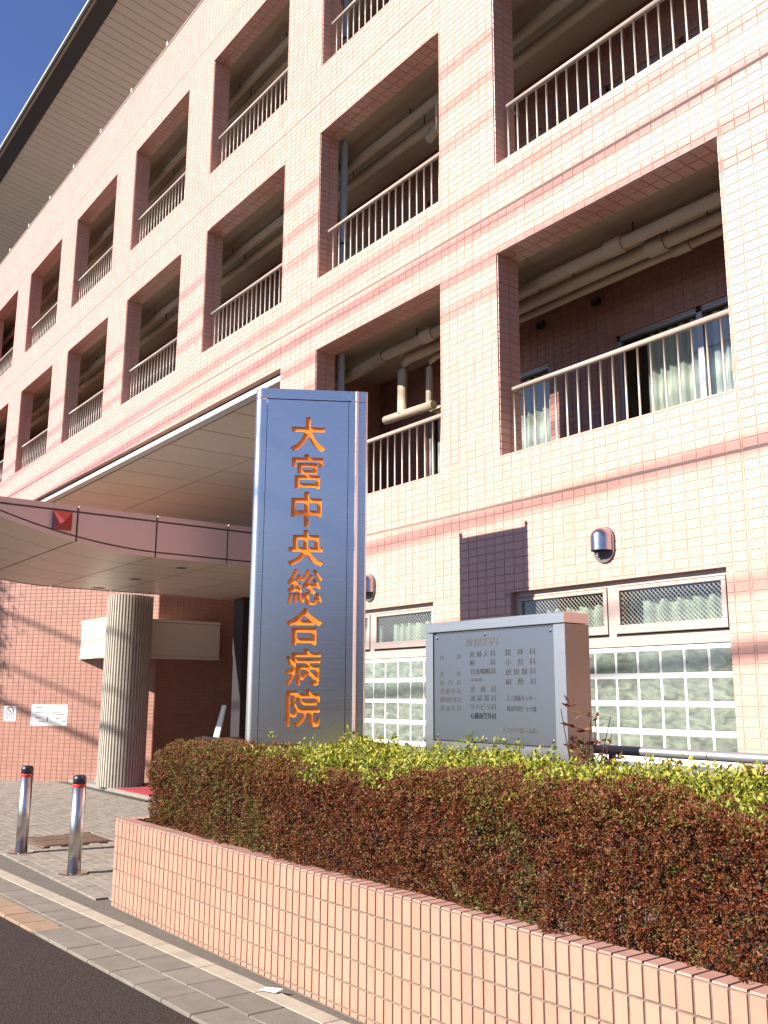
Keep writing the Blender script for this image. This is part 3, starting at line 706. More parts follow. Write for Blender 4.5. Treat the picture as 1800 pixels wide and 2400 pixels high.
def panel(y0, y1, X, sgn, z_off0, z_off1, name, top=False):
    n = 12; V = []; F = []
    for i in range(n+1):
        y = y0+g+(y1-y0-2*g)*i/n
        za = cbz(y)+z_off0 if not top else CTOP-.075+g
        zb_ = CTOP-.075-g if not top else CTOP
        if z_off1 is not None: za = cbz(y); zb_ = cbz(y)+z_off1
        V += [(X, y, za), (X, y, max(zb_, za+.001)), (X-sgn*.03, y, za), (X-sgn*.03, y, max(zb_, za+.001))]
    for i in range(n):
        k = i*4; F += [(k, k+4, k+5, k+1), (k+2, k+3, k+7, k+6), (k, k+2, k+6, k+4), (k+1, k+5, k+7, k+3)]
    F += [(0, 1, 3, 2), (4*n, 4*n+2, 4*n+3, 4*n+1)]
    MB().add(V, F).build(name, m_canopy, cn)
for a, b in zip(jy[:-1], jy[1:]):
    for X, sgn in ((CX1, 1), (CX0, -1)):
        panel(a, b, X, sgn, .075, None, 'fascia_panel')
        panel(a, b, X, sgn, 0, None, 'fascia_top_strip', True)
        panel(a, b, X, sgn, 0, .055, 'fascia_bottom_strip')
    xsj = [CX0+.035+(CX1-CX0-.07)*k/5 for k in range(6)]
    for p, q in zip(xsj[:-1], xsj[1:]):
        n = 8; V = []; F = []
        for i in range(n+1):
            y = a+g*.6+(b-a-1.2*g)*i/n; z = cbz(y)+.012; V += [(p+g*.6, y, z), (q-g*.6, y, z)]
        for i in range(n): k = 2*i; F.append((k, k+1, k+3, k+2))
        MB().add(V, F).build('underside_panel', m_canopysoff, cn)
MB().cbox(CX0, CX1, -3.45, -3.42, cbz(-3.42), CTOP).build('nose_panel', m_canopy, cn)
MB().box(CX0+.03, CX1-.03, -3.41, 4.0, CTOP-.028, CTOP-.01).build('top_sheet', m_roof, cn)
for x in (-11.73, -13.3, -14.85):
    d = MB().lathe([(.10, 3.223), (.105, 3.226), (.105, 3.235)], x, -.3, 24).build('downlight', m_white, cn); MB().lathe([(.08, 3.2215), (.08, 3.2225)], x, -.3, 24).build('lens', m_darkmetal, d)
em = thing('red_wall_emblem', 'red square pyramid emblem fixed to the canopy fascia', 'emblem', loc=(-10.995, -2.16, 3.548))
e = .108
for nm, tri in (('facet', [(-e, e), (e, e)]), ('facet', [(e, e), (e, -e)]), ('facet', [(e, -e), (-e, -e)]), ('facet', [(-e, -e), (-e, e)])):
    V = [(.03, tri[0][0], tri[0][1]), (.03, tri[1][0], tri[1][1]), (.10, .0, -.02)]; MB().add(V, [(0, 1, 2)]).build(nm, m_red, em)
MB().box(.0, .0299, -e, e, -e, e).build('backing', m_red, em)

# ================================================================== COLUMN
cl = thing('fluted_column', 'round fluted grey concrete column under the canopy', 'column', loc=(-15.62, .56, .06))
nf = 46; V = []; F = []; prof = []
for k in range(nf):
    for j, rr in enumerate((.358, .386, .386, .358, .352)):
        a = 2*math.pi*(k+(0, .12, .55, .67, .83)[j])/nf; prof.append((rr*math.cos(a), rr*math.sin(a)))
MB().prism(prof, 0, 3.16).build('shaft', m_flute, cl)
# small sloped stone block at column foot
tag(MB().add([(-16.55, .45, .0605), (-16.1, .45, .0605), (-16.1, .75, .0605), (-16.55, .75, .0605), (-16.42, .52, .30), (-16.15, .52, .34), (-16.15, .70, .34), (-16.42, .70, .30)], BOXF).build('stone_block', m_concrete), 'small dark sloped block on the step left of the column foot', 'block')
# notice stand at the entrance
st = thing('notice_stand', 'steel table stand with a white board beside the left edge of the pylon', 'stand', loc=(-12.55, .83, .06))
MB().cbox(-.28, .28, -.18, .18, .86, .90).build('table_top', m_chrome, st)
for q in ((-.2, -.12), (.2, -.12), (.2, .12), (-.2, .12)): MB().tube([(q[0], q[1], 0), (q[0], q[1], .86)], .02, 10).build('leg', m_alu, st)
MB().add([(-.17, -.05, .901), (.0, -.05, .901), (-.04, .06, 1.34), (-.15, .06, 1.34), (-.17, -.03, .901), (.0, -.03, .901), (-.04, .08, 1.34), (-.15, .08, 1.34)], BOXF).build('white_board', m_paper, st)

# ================================================================== BOLLARDS
for i, (x, y) in enumerate(((-9.92, -2.66), (-8.53, -2.61))):
    b = thing('bollard', ('stainless bollard with red band, the one farther from the planter', 'stainless bollard with red band, the one nearer the planter')[i], 'bollard', 'stainless bollards', (x, y, .006))
    MB().lathe([(.0575, 0), (.0575, .728)], 0, 0, 32).build('post', m_tube, b, smooth=True)
    MB().lathe([(.0585, .728), (.0590, .730), (.0590, .752), (.0585, .754)], 0, 0, 32).build('red_band', m_redband, b, smooth=True)
    MB().lathe([(.0578, .754), (.0578, .80), (.053, .818), (.042, .828), (.022, .833), (.004, .834)], 0, 0, 32).build('cap', m_bollardcap, b, smooth=True)
    MB().lathe([(.13, 0), (.13, .010), (.122, .014), (.058, .016)], 0, 0, 36).build('base_flange', m_chrome, b)

# ================================================================== PLANTER
pt = thing('planter', 'long low pink tiled planter wall in front of the hedge', 'planter')
PX0, PX1, PT = -7.15, 1.2, .617; ang = math.atan2(Y_pl(-3.949)-Y_pl(-7.148), 3.199)
O = Vector((PX0, Y_pl(PX0), 0)); PU = Vector((math.cos(ang), math.sin(ang), 0)); PN = Vector((math.sin(ang), -math.cos(ang), 0))
LEN = PX1-PX0; DEP = 1.95
def pl(u, d, z): return O+PU*u-PN*d+Vector((0, 0, z))
ring = MB()
def pbox(mb, u0, u1, d0, d1, z0, z1): return mb.add([pl(u0, d0, z0), pl(u1, d0, z0), pl(u1, d1, z0), pl(u0, d1, z0), pl(u0, d0, z1), pl(u1, d0, z1), pl(u1, d1, z1), pl(u0, d1, z1)], BOXF)
for q in ((.007, LEN, .007, .11), (.007, .11, .11, DEP), (LEN-.1, LEN, .11, DEP), (.11, LEN-.1, DEP-.1, DEP)): pbox(ring, *q, -.02, PT-.007)
ringo = ring.build('core', m_pgrout, pt)
pbox(MB(), .11, LEN-.1, .11, DEP-.1, .0, .55).build('soil', m_soil, pt)
PTU, PTV, PG = .0682, .1165, .009
r = rects_grid(0, LEN, PT-.012-.1165*4.75, PT-.012, PTU, PTV, PG); r = []
zt_ = PT-.008
rows = [(zt_-(k+1)*PTV+PG/2, zt_-k*PTV-PG/2) for k in range(5)]+[(0.002, zt_-5*PTV-PG/2)]
nU = int(LEN/PTU)
for (b0, b1) in rows:
    if b1-b0 < .01: continue
    for k in range(nU): r.append((k*PTU+PG/2, (k+1)*PTU-PG/2, b0, b1, False))
tiles_split(r, O-PN*.007, tuple(PU), (0, 0, 1), tuple(PN), .007, m_ptile, ringo, 'wall_tile', 300)
cr_ = [(k*PTU+PG/2, (k+1)*PTU-PG/2, .003, .108, False) for k in range(nU)]
tile_objects([c for c in cr_ if c[0] < 6.2], O+Vector((0, 0, PT-.007)), PU, -PN, (0, 0, 1), .007, m_cap, ringo, 'cap_tile')
link('cap_tile_field', tiles_mesh('cap_tile_field', [c for c in cr_ if c[0] >= 6.2], O+Vector((0, 0, PT-.007)), PU, -PN, (0, 0, 1), .007, m_cap), ringo)['kind'] = 'stuff'
r = []
for (b0, b1) in rows:
    if b1-b0 < .01: continue
    for k in range(int(DEP/PTU)): r.append((k*PTU+PG/2, (k+1)*PTU-PG/2, b0, b1, False))
link('end_tile', tiles_mesh('end_tile', r, O+PU*.007, -PN, (0, 0, 1), -PU, .007, m_ptile), ringo)['kind'] = 'stuff'
r = [(.003, .108, .11+k*PTU, .11+(k+1)*PTU-PG, False) for k in range(26)]
link('end_cap_tile', tiles_mesh('end_cap_tile', r, O+Vector((0, 0, PT-.007)), PU, -PN, (0, 0, 1), .007, m_cap), ringo)['kind'] = 'stuff'

# ================================================================== PYLON
PL_, PR_ = Vector((-6.253, -2.252, 0)), Vector((-5.784, -1.454, 0))
py = thing('hospital_sign_pylon', 'tall triangular brushed steel pylon with orange vertical lettering', 'sign')
fu = (PR_-PL_).normalized(); fn = Vector((fu.y, -fu.x, 0)); WP = (PR_-PL_).length; ZP = 3.90; ZC = 3.815
PT3 = PL_+Matrix.Rotation(R(60), 3, 'Z') @ (PR_-PL_)
tri = [PL_, PR_, PT3]
def corner_piece(i, rad, leg, inset):
    """plan of one rounded corner with its two straight legs, as a bent sheet"""
    c = tri[i]; a = (tri[(i+1) % 3]-c).normalized(); b = (tri[(i-1) % 3]-c).normalized()
    bis = (a+b).normalized(); ctr = c+bis*(rad/math.sin(R(30))); la, lb = leg
    na = Vector((a.y, -a.x, 0)); nb = -Vector((b.y, -b.x, 0))
    out = [c+a*la]
    ta = ctr+na*rad; tb = ctr+nb*rad
    a1 = math.atan2((ta-ctr).y, (ta-ctr).x); a2 = math.atan2((tb-ctr).y, (tb-ctr).x)
    while a2 > a1: a2 -= 2*math.pi
    for k in range(15):
        t = a1+(a2-a1)*k/14; out.append(ctr+Vector((math.cos(t), math.sin(t), 0))*rad)
    out.append(c+b*lb)
    inn = []
    for p in out: inn.append(p+(ctr+bis*.02-p)*.18)
    return [(p.x, p.y) for p in out]+[(p.x, p.y) for p in reversed(inn)]
S1, S2 = .125, .765; BI = .075
legs = [(S1, WP-.765), (.045, WP-S2), (S1, .045)]
cps = []
for i in range(3):
    poly = corner_piece(i, (.05, .018, .05)[i], legs[i], 0)
    for (z0, z1, nm) in ((.0, ZC-.004, 'corner_post'), (ZC+.004, ZP, 'cap_corner')):
        n = len(poly); mb = MB().prism(poly, z0, z1); MB_o = mb.build(nm, m_pylon, py)
# flat panels; front panel has the name cut out, back panel is recessed
def face_panel(o, u, nrm, s0, s1, z0, z1, th, name, M=m_pylon):
    P = [o+u*s0, o+u*s1, o+u*s1-nrm*th, o+u*s0-nrm*th]
    return MB().prism([(p.x, p.y) for p in P], z0, z1).build(name, M, py)
fr_ = [(tri[i], (tri[(i+1) % 3]-tri[i]).normalized()) for i in range(3)]
for i, (o_, u_) in enumerate(fr_):
    nn = Vector((u_.y, -u_.x, 0)); back = (i == 1)
    s0, s1 = (S1+.004, S2-.004) if i == 0 else ((.10, WP-.10) if i == 1 else (WP-S2+.004, WP-S1-.004))
    off = nn*(-BI if back else -.0015)
    if i != 0: face_panel(o_+off, u_, nn, s0-(.06 if back else 0), s1+(.06 if back else 0), .0, ZC-.004, .02, 'side_panel')
    face_panel(o_+off, u_, nn, s0-(.06 if back else 0), s1+(.06 if back else 0), ZC+.004, ZP-(.0 if not back else .0), .02, 'cap_panel')
# core behind the seams and lid
ctr = (tri[0]+tri[1]+tri[2])/3
ins = [ctr+(t-ctr)*.72 for t in tri]
MB().prism([(p.x, p.y) for p in ins], .0, ZP-.06).build('core', m_darkmetal, py)
MB().prism([(q.x, q.y) for q in [ctr+(t-ctr)*.80 for t in tri]], ZP-.055, ZP-.045).build('lid', m_pylon, py)

def text_splines(body):
    c = bpy.data.curves.new('lettering', 'FONT'); c.body = body; o = bpy.data.objects.new('lettering', c); COL.objects.link(o)
    dg = bpy.context.evaluated_depsgraph_get(); cu = o.evaluated_get(dg).to_curve(dg); out = []
    for s_ in cu.splines:
        P = [(p.co.xy.copy(), p.handle_left.xy.copy(), p.handle_right.xy.copy()) for p in s_.bezier_points]; n = len(P); pts = []
        for i in range(n):
            p0, p1 = P[i], P[(i+1) % n]; st = 1 if (p0[2]-p0[0]).length < 1e-6 and (p1[1]-p1[0]).length < 1e-6 else 5
            for k in range(st):
                t = k/st; q = p0[0]*(1-t)**3+p0[2]*3*t*(1-t)**2+p1[1]*3*t*t*(1-t)+p1[0]*t**3; pts.append(q.copy())
        out.append(pts)
    bpy.data.objects.remove(o); bpy.data.curves.remove(c)
    return out
def fill_mesh(loops, name, M, extrude, offset=0.0):
    """closed outlines -> filled plate with the nested outlines cut out"""
    c = bpy.data.curves.new(name, 'CURVE'); c.dimensions = '2D'; c.fill_mode = 'BOTH'; c.extrude = extrude; c.offset = offset
    for L_ in loops:
        s_ = c.splines.new('POLY'); s_.points.add(len(L_)-1)
        for i, p in enumerate(L_): s_.points[i].co = (p[0], p[1], 0, 1)
        s_.use_cyclic_u = True
    o = bpy.data.objects.new(name, c); COL.objects.link(o); dg = bpy.context.evaluated_depsgraph_get()
    me = bpy.data.meshes.new_from_object(o.evaluated_get(dg)); bpy.data.objects.remove(o); bpy.data.curves.remove(c)
    me.materials.clear(); me.materials.append(M); me.name = name
    return me
def grow(L_, d):
    """move an outline along its normals: fattens strokes"""
    n = len(L_); A = sum(L_[i][0]*L_[(i+1) % n][1]-L_[(i+1) % n][0]*L_[i][1] for i in range(n)); out = []
    for i in range(n):
        p, q, r_ = Vector(L_[i-1]), Vector(L_[i]), Vector(L_[(i+1) % n]); e1 = (q-p); e2 = (r_-q)
        if e1.length < 1e-7 or e2.length < 1e-7: continue
        e1.normalize(); e2.normalize(); nn = Vector((e1.y+e2.y, -e1.x-e2.x)); 
        if nn.length < 1e-4: nn = Vector((e1.y, -e1.x))
        nn.normalize(); k = max(.45, nn.dot(Vector((e1.y, -e1.x)))); out.append(q+nn*(d/k))
    return out
def bold_outlines(loops_, fat, n=150):
    """thicken a glyph by an even margin with rounded stroke ends: contour of its distance field"""
    A = np.concatenate([np.array([p[:] for p in L_]) for L_ in loops_]); B = np.concatenate([np.roll(np.array([p[:] for p in L_]), -1, 0) for L_ in loops_])
    keep = np.linalg.norm(B-A, axis=1) > 1e-9; A, B = A[keep], B[keep]; E_ = B-A
    xs_ = np.linspace(-.12, 1.12, n); ys_ = np.linspace(-.28, 1.04, n); X, Y = np.meshgrid(xs_, ys_); Q = np.stack([X.ravel(), Y.ravel()], 1)
    d = np.full(len(Q), 9.); wnd = np.zeros(len(Q))
    for a, e, b in zip(A, E_, B):
        t = np.clip(((Q-a)@e)/(e@e), 0, 1); d = np.minimum(d, np.linalg.norm(Q-a-t[:, None]*e, axis=1))
        up = (a[1] <= Q[:, 1]) & (b[1] > Q[:, 1]); dn = (b[1] <= Q[:, 1]) & (a[1] > Q[:, 1]); cr = e[0]*(Q[:, 1]-a[1])-e[1]*(Q[:, 0]-a[0])
        wnd += (up & (cr > 0)).astype(int)-(dn & (cr < 0)).astype(int)
    D = (np.where(wnd != 0, -d, d)-fat).reshape(n, n); nxt = {}
    def key(i, j, hz): return (i, j, hz)
    def pos(kk_):
        i, j, hz = kk_
        if hz: a, b = D[i, j], D[i, j+1]; return (xs_[j]+(xs_[j+1]-xs_[j])*a/(a-b), ys_[i])
        a, b = D[i, j], D[i+1, j]; return (xs_[j], ys_[i]+(ys_[i+1]-ys_[i])*a/(a-b))
    for i in range(n-1):
        for j in range(n-1):
            c = [D[i, j] < 0, D[i, j+1] < 0, D[i+1, j+1] < 0, D[i+1, j] < 0]
            if all(c) or not any(c): continue
            ed = [key(i, j, 1), key(i, j+1, 0), key(i+1, j, 1), key(i, j, 0)]      # bottom, right, top, left
            for q in range(4):           # walk in on an edge where inside turns to outside, leave at the next change
                if c[q] and not c[(q+1) % 4]:
                    r_ = (q+3) % 4
                    while not ((not c[r_]) and c[(r_+1) % 4]): r_ = (r_+3) % 4
                    nxt[ed[q]] = ed[r_]
    out = []
    while nxt:
        st_ = next(iter(nxt)); cur = st_; L_ = []
        while cur in nxt: L_.append(pos(cur)); cur = nxt.pop(cur)
        if len(L_) > 8: out.append(L_)
    return out
chars = '大宮中央総合病院'
zc0, pitch_c, gw, gh = 3.537, .2985, .272, .285; xc = .447; FAT = dict(zip('大宮中央総合病院', (.030, .024, .028, .027, .018, .028, .021, .022)))
FP0, FP1 = S1+.004, S2-.004
zcut = [ZC-.004]+[zc0-k*pitch_c-.14 for k in range(8)]+[.0]
FV = []; FF = []
for k in range(9):
    zt_p, zb_p = zcut[k], zcut[k+1]; loops = [[(FP0, zb_p), (FP1, zb_p), (FP1, zt_p), (FP0, zt_p)]]
    cut_ = [[(xc+(p[0]-.5)*gw, zc0-k*pitch_c+(p[1]-.38)*gh) for p in L_] for L_ in bold_outlines(text_splines(chars[k]), FAT[chars[k]])] if k < 8 else []
    me_ = fill_mesh(loops+cut_, 'piece', m_pylon, .0045); k0 = len(FV)
    FV += [tuple(v.co) for v in me_.vertices]; FF += [tuple(i+k0 for i in p.vertices) for p in me_.polygons]
    bpy.data.meshes.remove(me_)
fo = link('front_panel', mesh_np('front_panel', FV, FF, m_pylon), py)
mw = Matrix((fu, Vector((0, 0, 1)), fn)).transposed().to_4x4(); mw.translation = PL_-fn*.006
fo.matrix_world = mw
bk = MB().box(FP0+.12, FP1-.12, zc0-7*pitch_c-.22, zc0+.2, -.0085, -.0065).build('letter_backing', m_orange, fo)

# ================================================================== DIRECTORY BOARD
sb = thing('directory_board', 'low brushed steel hospital directory board with department names', 'sign', loc=(-4.79, -1.7, 0))
SW, SH, ST = 1.213, 2.0, .195
MB().cbox(0, .075, 0, ST, .2, SH-.065, .003).build('frame_post', m_signst, sb); MB().cbox(SW-.085, SW, 0, ST, .2, SH-.065, .003).build('frame_post', m_signst, sb)
MB().cbox(0, SW, -.004, ST, SH-.062, SH, .003).build('top_rail', m_signst, sb)
MB().cbox(.077, SW-.087, .004, ST-.01, .2, 1.262, .003).build('base_panel', m_signst, sb)
MB().box(.077, SW-.087, .03, ST-.01, 1.264, SH-.064).build('backing', m_signst, sb)
MB().cbox(SW-.0005, SW+.003, .002, ST-.002, .2, SH-.066, .001).build('side_dimming_plate', m_signside, sb)  # added plate in darker steel, tones down the reflection on this side
plt = MB().cbox(.08, SW-.09, .006, .029, 1.267, SH-.072, .003).build('name_plate', m_plate, sb)
for (x, z) in ((.11, SH-.1), (.56, SH-.095), (SW-.115, SH-.1), (.11, 1.295), (.56, 1.285), (SW-.115, 1.295)): MB().lathe([(.009, 0), (.009, .003), (.004, .006)], 0, 0, 10).build('screw', m_chrome, sb).matrix_local = Matrix.Translation((x, .006, z)) @ Matrix.Rotation(R(90), 4, 'X')
def board_text(body, x, z, h, width=None, M=None, fat=.0):
    sp_ = text_splines(body)
    if fat: sp_ = [grow(L_, fat) for L_ in sp_]
    mnx = min(p[0] for L_ in sp_ for p in L_); mxx = max(p[0] for L_ in sp_ for p in L_)
    sx = (width/(mxx-mnx)) if width else h
    me = fill_mesh([[((p[0]-mnx)*sx, p[1]*h) for p in L_] for L_ in sp_], 'lettering', M or m_print, .0006)
    o = link('lettering', me, sb); o.matrix_local = Matrix.Translation((x, .0048, z)) @ Matrix.Rotation(R(90), 4, 'X')
board_text('診療案内', .385, 1.842, .058, .285, m_printf)
mc_ = ['産 婦 人 科', '眼　　　科', '耳鼻咽喉科', None, '皮　膚　科', '泌 尿 器 科', 'リハビリ科', '心臓血管外科']
zz = 1.775
for i, tx in enumerate(mc_):
    z_ = zz-i*.0525
    if tx: board_text(tx, .425, z_, .040, .225, m_printk if i == 7 else m_print, .007 if i == 7 else 0)
board_text('気管食道科', .43, zz-3*.0525+.012, .018, .10, m_printf)
for i, tx in enumerate(['精　神　科', '小　児　科', '放 射 線 科', '麻　酔　科']): board_text(tx, .735, 1.775-i*.056, .040, .245, m_print)
board_text('人工透析センター', .74, 1.515, .034, .235, m_print); board_text('健康管理ドック部', .74, 1.455, .034, .235, m_print)
for i, tx in enumerate(['内　　　科', None, '外　　　科', '肛　門　科', '整 形 外 科', '脳神経外科', '形 成 外 科']):
    if tx: board_text(tx, .14, 1.765-i*.0525, .036, .195, m_printf)
board_text('大宮中央総合病院', .70, 1.335, .032, .28, m_printf)
board_text('救　急　指　定', .40, 1.205, .042, .23, m_printf)

# handrail behind the board
hr = thing('handrail', 'thick grey metal handrail running behind the hedge to the right', 'handrail', loc=(0, -1.2, 0))
MB().tube([(-5.4, 0, 1.237), (1.0, 0, 1.237)], .0267, 18).build('rail', m_railgrey, hr, smooth=True)
MB().tube([(-5.4, 0, 1.02), (1.0, 0, 1.02)], .017, 14).build('lower_rail', m_railgrey, hr, smooth=True)
for k in range(5): MB().tube([(-5.2+k*1.5, 0, 0), (-5.2+k*1.5, 0, 1.22)], .022, 12).build('post', m_railgrey, hr, smooth=True)

# ================================================================== PLANTS
def leaves_mesh(name, P, D, size, cols, M, aspect=.42, fold=.25):
    """one small folded leaf per row: position, pointing direction, length, colour"""
    n = len(P); D = D/np.linalg.norm(D, axis=1, keepdims=True)
    t = rng.normal(size=(n, 3)); S = np.cross(D, t); S /= np.linalg.norm(S, axis=1, keepdims=True); Nn = np.cross(D, S)
    L = size[:, None]; W = L*aspect*.5
    V = np.stack([P, P+D*L*.5+S*W+Nn*W*fold, P+D*L, P+D*L*.5-S*W+Nn*W*fold, P+D*L*.5-Nn*W*fold*.0], 1)[:, :4]
    F = (np.array([(0, 1, 2, 3)])[None]+(np.arange(n)*4)[:, None, None]).reshape(-1, 4)
    F = np.concatenate([F[:, [0, 1, 2]], F[:, [0, 2, 3]]], 0)
    me = mesh_np(name, V.reshape(-1, 3), F, M)
    ca = me.color_attributes.new('leafcol', 'FLOAT_COLOR', 'POINT'); c4 = np.concatenate([np.repeat(cols, 4, 0), np.ones((n*4, 1))], 1)
    ca.data.foreach_set('color', c4.astype(np.float32).ravel())
    return me
def pick(pal, wts, n, jit=.25):
    pal = np.array(pal); i = rng.choice(len(pal), n, p=np.array(wts)/sum(wts)); c = pal[i]*(1+rng.uniform(-jit, jit, (n, 1))); return np.clip(c*K, 0, 1)
def in_pylon(P, mg=.03):
    ok = np.zeros(len(P), bool)
    ins_ = np.ones(len(P), bool)
    for i in range(3):
        a = np.array(tri[i].xy); b = np.array(tri[(i+1) % 3].xy); nrm = np.array([(b-a)[1], -(b-a)[0]]); nrm /= np.linalg.norm(nrm)
        ins_ &= ((P[:, :2]-a)@nrm) < mg
    return ins_
def in_board(P): return (P[:, 0] > -4.82) & (P[:, 0] < -3.55) & (P[:, 1] > -1.73) & (P[:, 1] < -1.48)
def lumps(P, f): return np.array([mnoise.noise(Vector(p)*f) for p in P])

hd = thing('clipped_hedge', 'dense clipped red-brown azalea hedge filling the planter', 'hedge')
def hedge_shell(n, x0, x1, yf, yb, z0, zt, rx=.28, inset=.0):
    """points and normals over the front, top and left end of a rounded hedge"""
    X = rng.uniform(x0, x1, n)
    per = [zt-z0, yb-yf]; s_ = rng.uniform(0, sum(per), n); cut = per[0]
    fr = s_ < cut
    Y = np.where(fr, yf, yf+(s_-cut)); Z = np.where(fr, z0+s_, zt)
    Nn = np.where(fr[:, None], np.array([[0, -1., 0]]), np.array([[0, 0, 1.]]))
    P = np.stack([X, Y, Z], 1)
    # round the front-top edge
    r_ = .16; cy, cz = yf+r_, zt-r_
    m_ = (P[:, 1] < cy) & (P[:, 2] > cz); v = P[m_][:, 1:]-np.array([cy, cz]); l = np.linalg.norm(v, axis=1, keepdims=True)+1e-6
    P[m_, 1:] = np.array([cy, cz])+v/l*r_; Nn[m_, 1:] = v/l
    # left end rounds away
    e_ = P[:, 0] < x0+rx
    k = (x0+rx-P[e_, 0])/rx
    drop = 1-np.sqrt(np.clip(1-k**2, 0, 1))
    P[e_, 1] += drop*.30*(1-(P[e_, 1]-yf)/(yb-yf)); P[e_, 2] -= drop*.22*((P[e_, 2]-z0)/(zt-z0))
    Nn[e_, 0] -= k*1.2; Nn /= np.linalg.norm(Nn, axis=1, keepdims=True)
    return P, Nn
def brown_hedge():
    n = 62000; k = 8
    x0, x1 = -6.98, -.9
    P, Nn = hedge_shell(n, x0, x1, -2.70, -1.95, .58, 1.13)
    ne = 2600; Pe = np.stack([np.full(ne, x0+.05), rng.uniform(-2.5, -1.9, ne), rng.uniform(.6, 1.0, ne)], 1); Ne = np.tile([[-1., 0, 0]], (ne, 1))
    P = np.concatenate([P, Pe]); Nn = np.concatenate([Nn, Ne]); n = len(P)
    lp = lumps(P, 2.3)*.05+lumps(P+7.3, 7.0)*.04+lumps(P+3.3, 15.0)*.03
    dep = rng.uniform(0, 1, (n, 1))**1.6
    P = P+Nn*(lp[:, None]+.012-dep*.10)
    P[:, 2] += .03*np.sin(P[:, 0]*1.7)
    P[:, 1] += (P[:, 0]-PX0)*math.tan(ang)
    keep = ~in_pylon(P); P, Nn = P[keep], Nn[keep]; n = len(P)
    c = pick([(.22, .058, .024), (.27, .085, .030), (.16, .042, .020), (.30, .13, .044), (.19, .14, .04), (.13, .10, .028)], [5, 4, 4, 2, 1.4, 1.2], n, .15)
    ol = rng.random(n) < np.clip((-4.6-P[:, 0])/2.4, 0, 1)*.42; c[ol] = pick([(.19, .15, .042), (.24, .13, .04), (.14, .12, .03)], [1, 1, 1], ol.sum())
    gp = lumps(P+31.7, 1.3)+.4*lumps(P+3.1, 5.0); gsel = (gp > .24) & (rng.random(n) < .5); c[gsel] = pick([(.20, .17, .04), (.14, .13, .032), (.24, .14, .045)], [1, 1, .7], gsel.sum())
    topg = (P[:, 2] > 1.06) & (rng.random(n) < .45); c[topg] = pick([(.24, .21, .04), (.30, .17, .05), (.30, .10, .04)], [1, 1, 1], topg.sum())
    ax = Nn+rng.normal(size=(n, 3))*.45+np.array([[0, -.05, .35]]); ax /= np.linalg.norm(ax, axis=1, keepdims=True)
    D = np.repeat(ax, k, 0)*rng.uniform(.2, 1.0, (n*k, 1))+rng.normal(size=(n*k, 3))*.62
    Q = np.repeat(P, k, 0)+rng.normal(size=(n*k, 3))*.005
    C2 = np.repeat(c, k, 0)*rng.uniform(.82, 1.2, (n*k, 1))
    link('foliage', leaves_mesh('foliage', Q, D, rng.uniform(.010, .019, n*k), C2, m_leafb, .44), hd)['kind'] = 'stuff'
    cb = MB(); pbox(cb, .36, LEN-.2, .30, .80, .5, 1.02); cb.build('inner_twigs', m_stem, hd)
brown_hedge()
sg = thing('yellow_green_shrubs', 'loose yellow-green leafy shrubs growing along the back of the hedge', 'shrub')
def green_shrubs():
    # rosettes of leaves on upright shoots
    ns = 4600; X = rng.uniform(-6.05, -.6, ns); Y = rng.uniform(-2.52, -1.75, ns)
    Q = np.stack([X, Y, np.zeros(ns)], 1); hgt = 1.12+.055*lumps(Q, 1.9)+.05*lumps(Q+9, 5.0)
    Y2 = Y; front = np.clip((Y+2.52)/.35, 0, 1)
    Z = hgt-.015+.07*front+rng.exponential(.022, ns)-.02; Z = np.where(X < -5.6, np.minimum(Z, 1.16), Z)
    Y = Y+(X-PX0)*math.tan(ang)
    C_ = np.stack([X, Y, Z], 1); C_ = C_[~in_pylon(C_, .05) & ~in_board(C_)]
    # some shoots spilling down the brown face
    spill = []
    for (u, z0_, z1_, k) in ((-2.30, .90, 1.10, 14), (-4.75, 1.06, 1.14, 12), (-3.2, 1.07, 1.13, 8), (-4.1, 1.08, 1.14, 8)):
        for _ in range(k): spill.append((u+random.gauss(0, .07), -2.63+(u-PX0)*math.tan(ang)+random.uniform(-.03, .03), random.uniform(z0_, z1_)))
    C_ = np.concatenate([C_, np.array(spill)]); ns = len(C_); k = 11
    th = rng.uniform(0, 2*math.pi, (ns, k)); el = rng.uniform(.1, 1.2, (ns, k))
    D = np.stack([np.cos(th)*np.cos(el), np.sin(th)*np.cos(el), np.sin(el)], -1).reshape(-1, 3)
    P = np.repeat(C_, k, 0)+rng.normal(size=(ns*k, 3))*.012; n = len(P)
    P[:, 2] -= rng.uniform(0, .05, n)
    c = pick([(.44, .43, .05), (.32, .36, .045), (.56, .48, .07), (.20, .26, .035), (.44, .25, .05)], [4, 4, 2, 3, .5], n, .22)
    link('foliage', leaves_mesh('foliage', P, D, rng.uniform(.022, .040, n), c, m_leafg, .40), sg)['kind'] = 'stuff'
    tw = MB()
    for i in range(0, len(C_), 9): p = C_[i]; tw.tube([(p[0], p[1]+.02, p[2]-.25), tuple(p)], .0035, 5, False)
    tw.build('twigs', m_stem, sg)['kind'] = 'stuff'
green_shrubs()
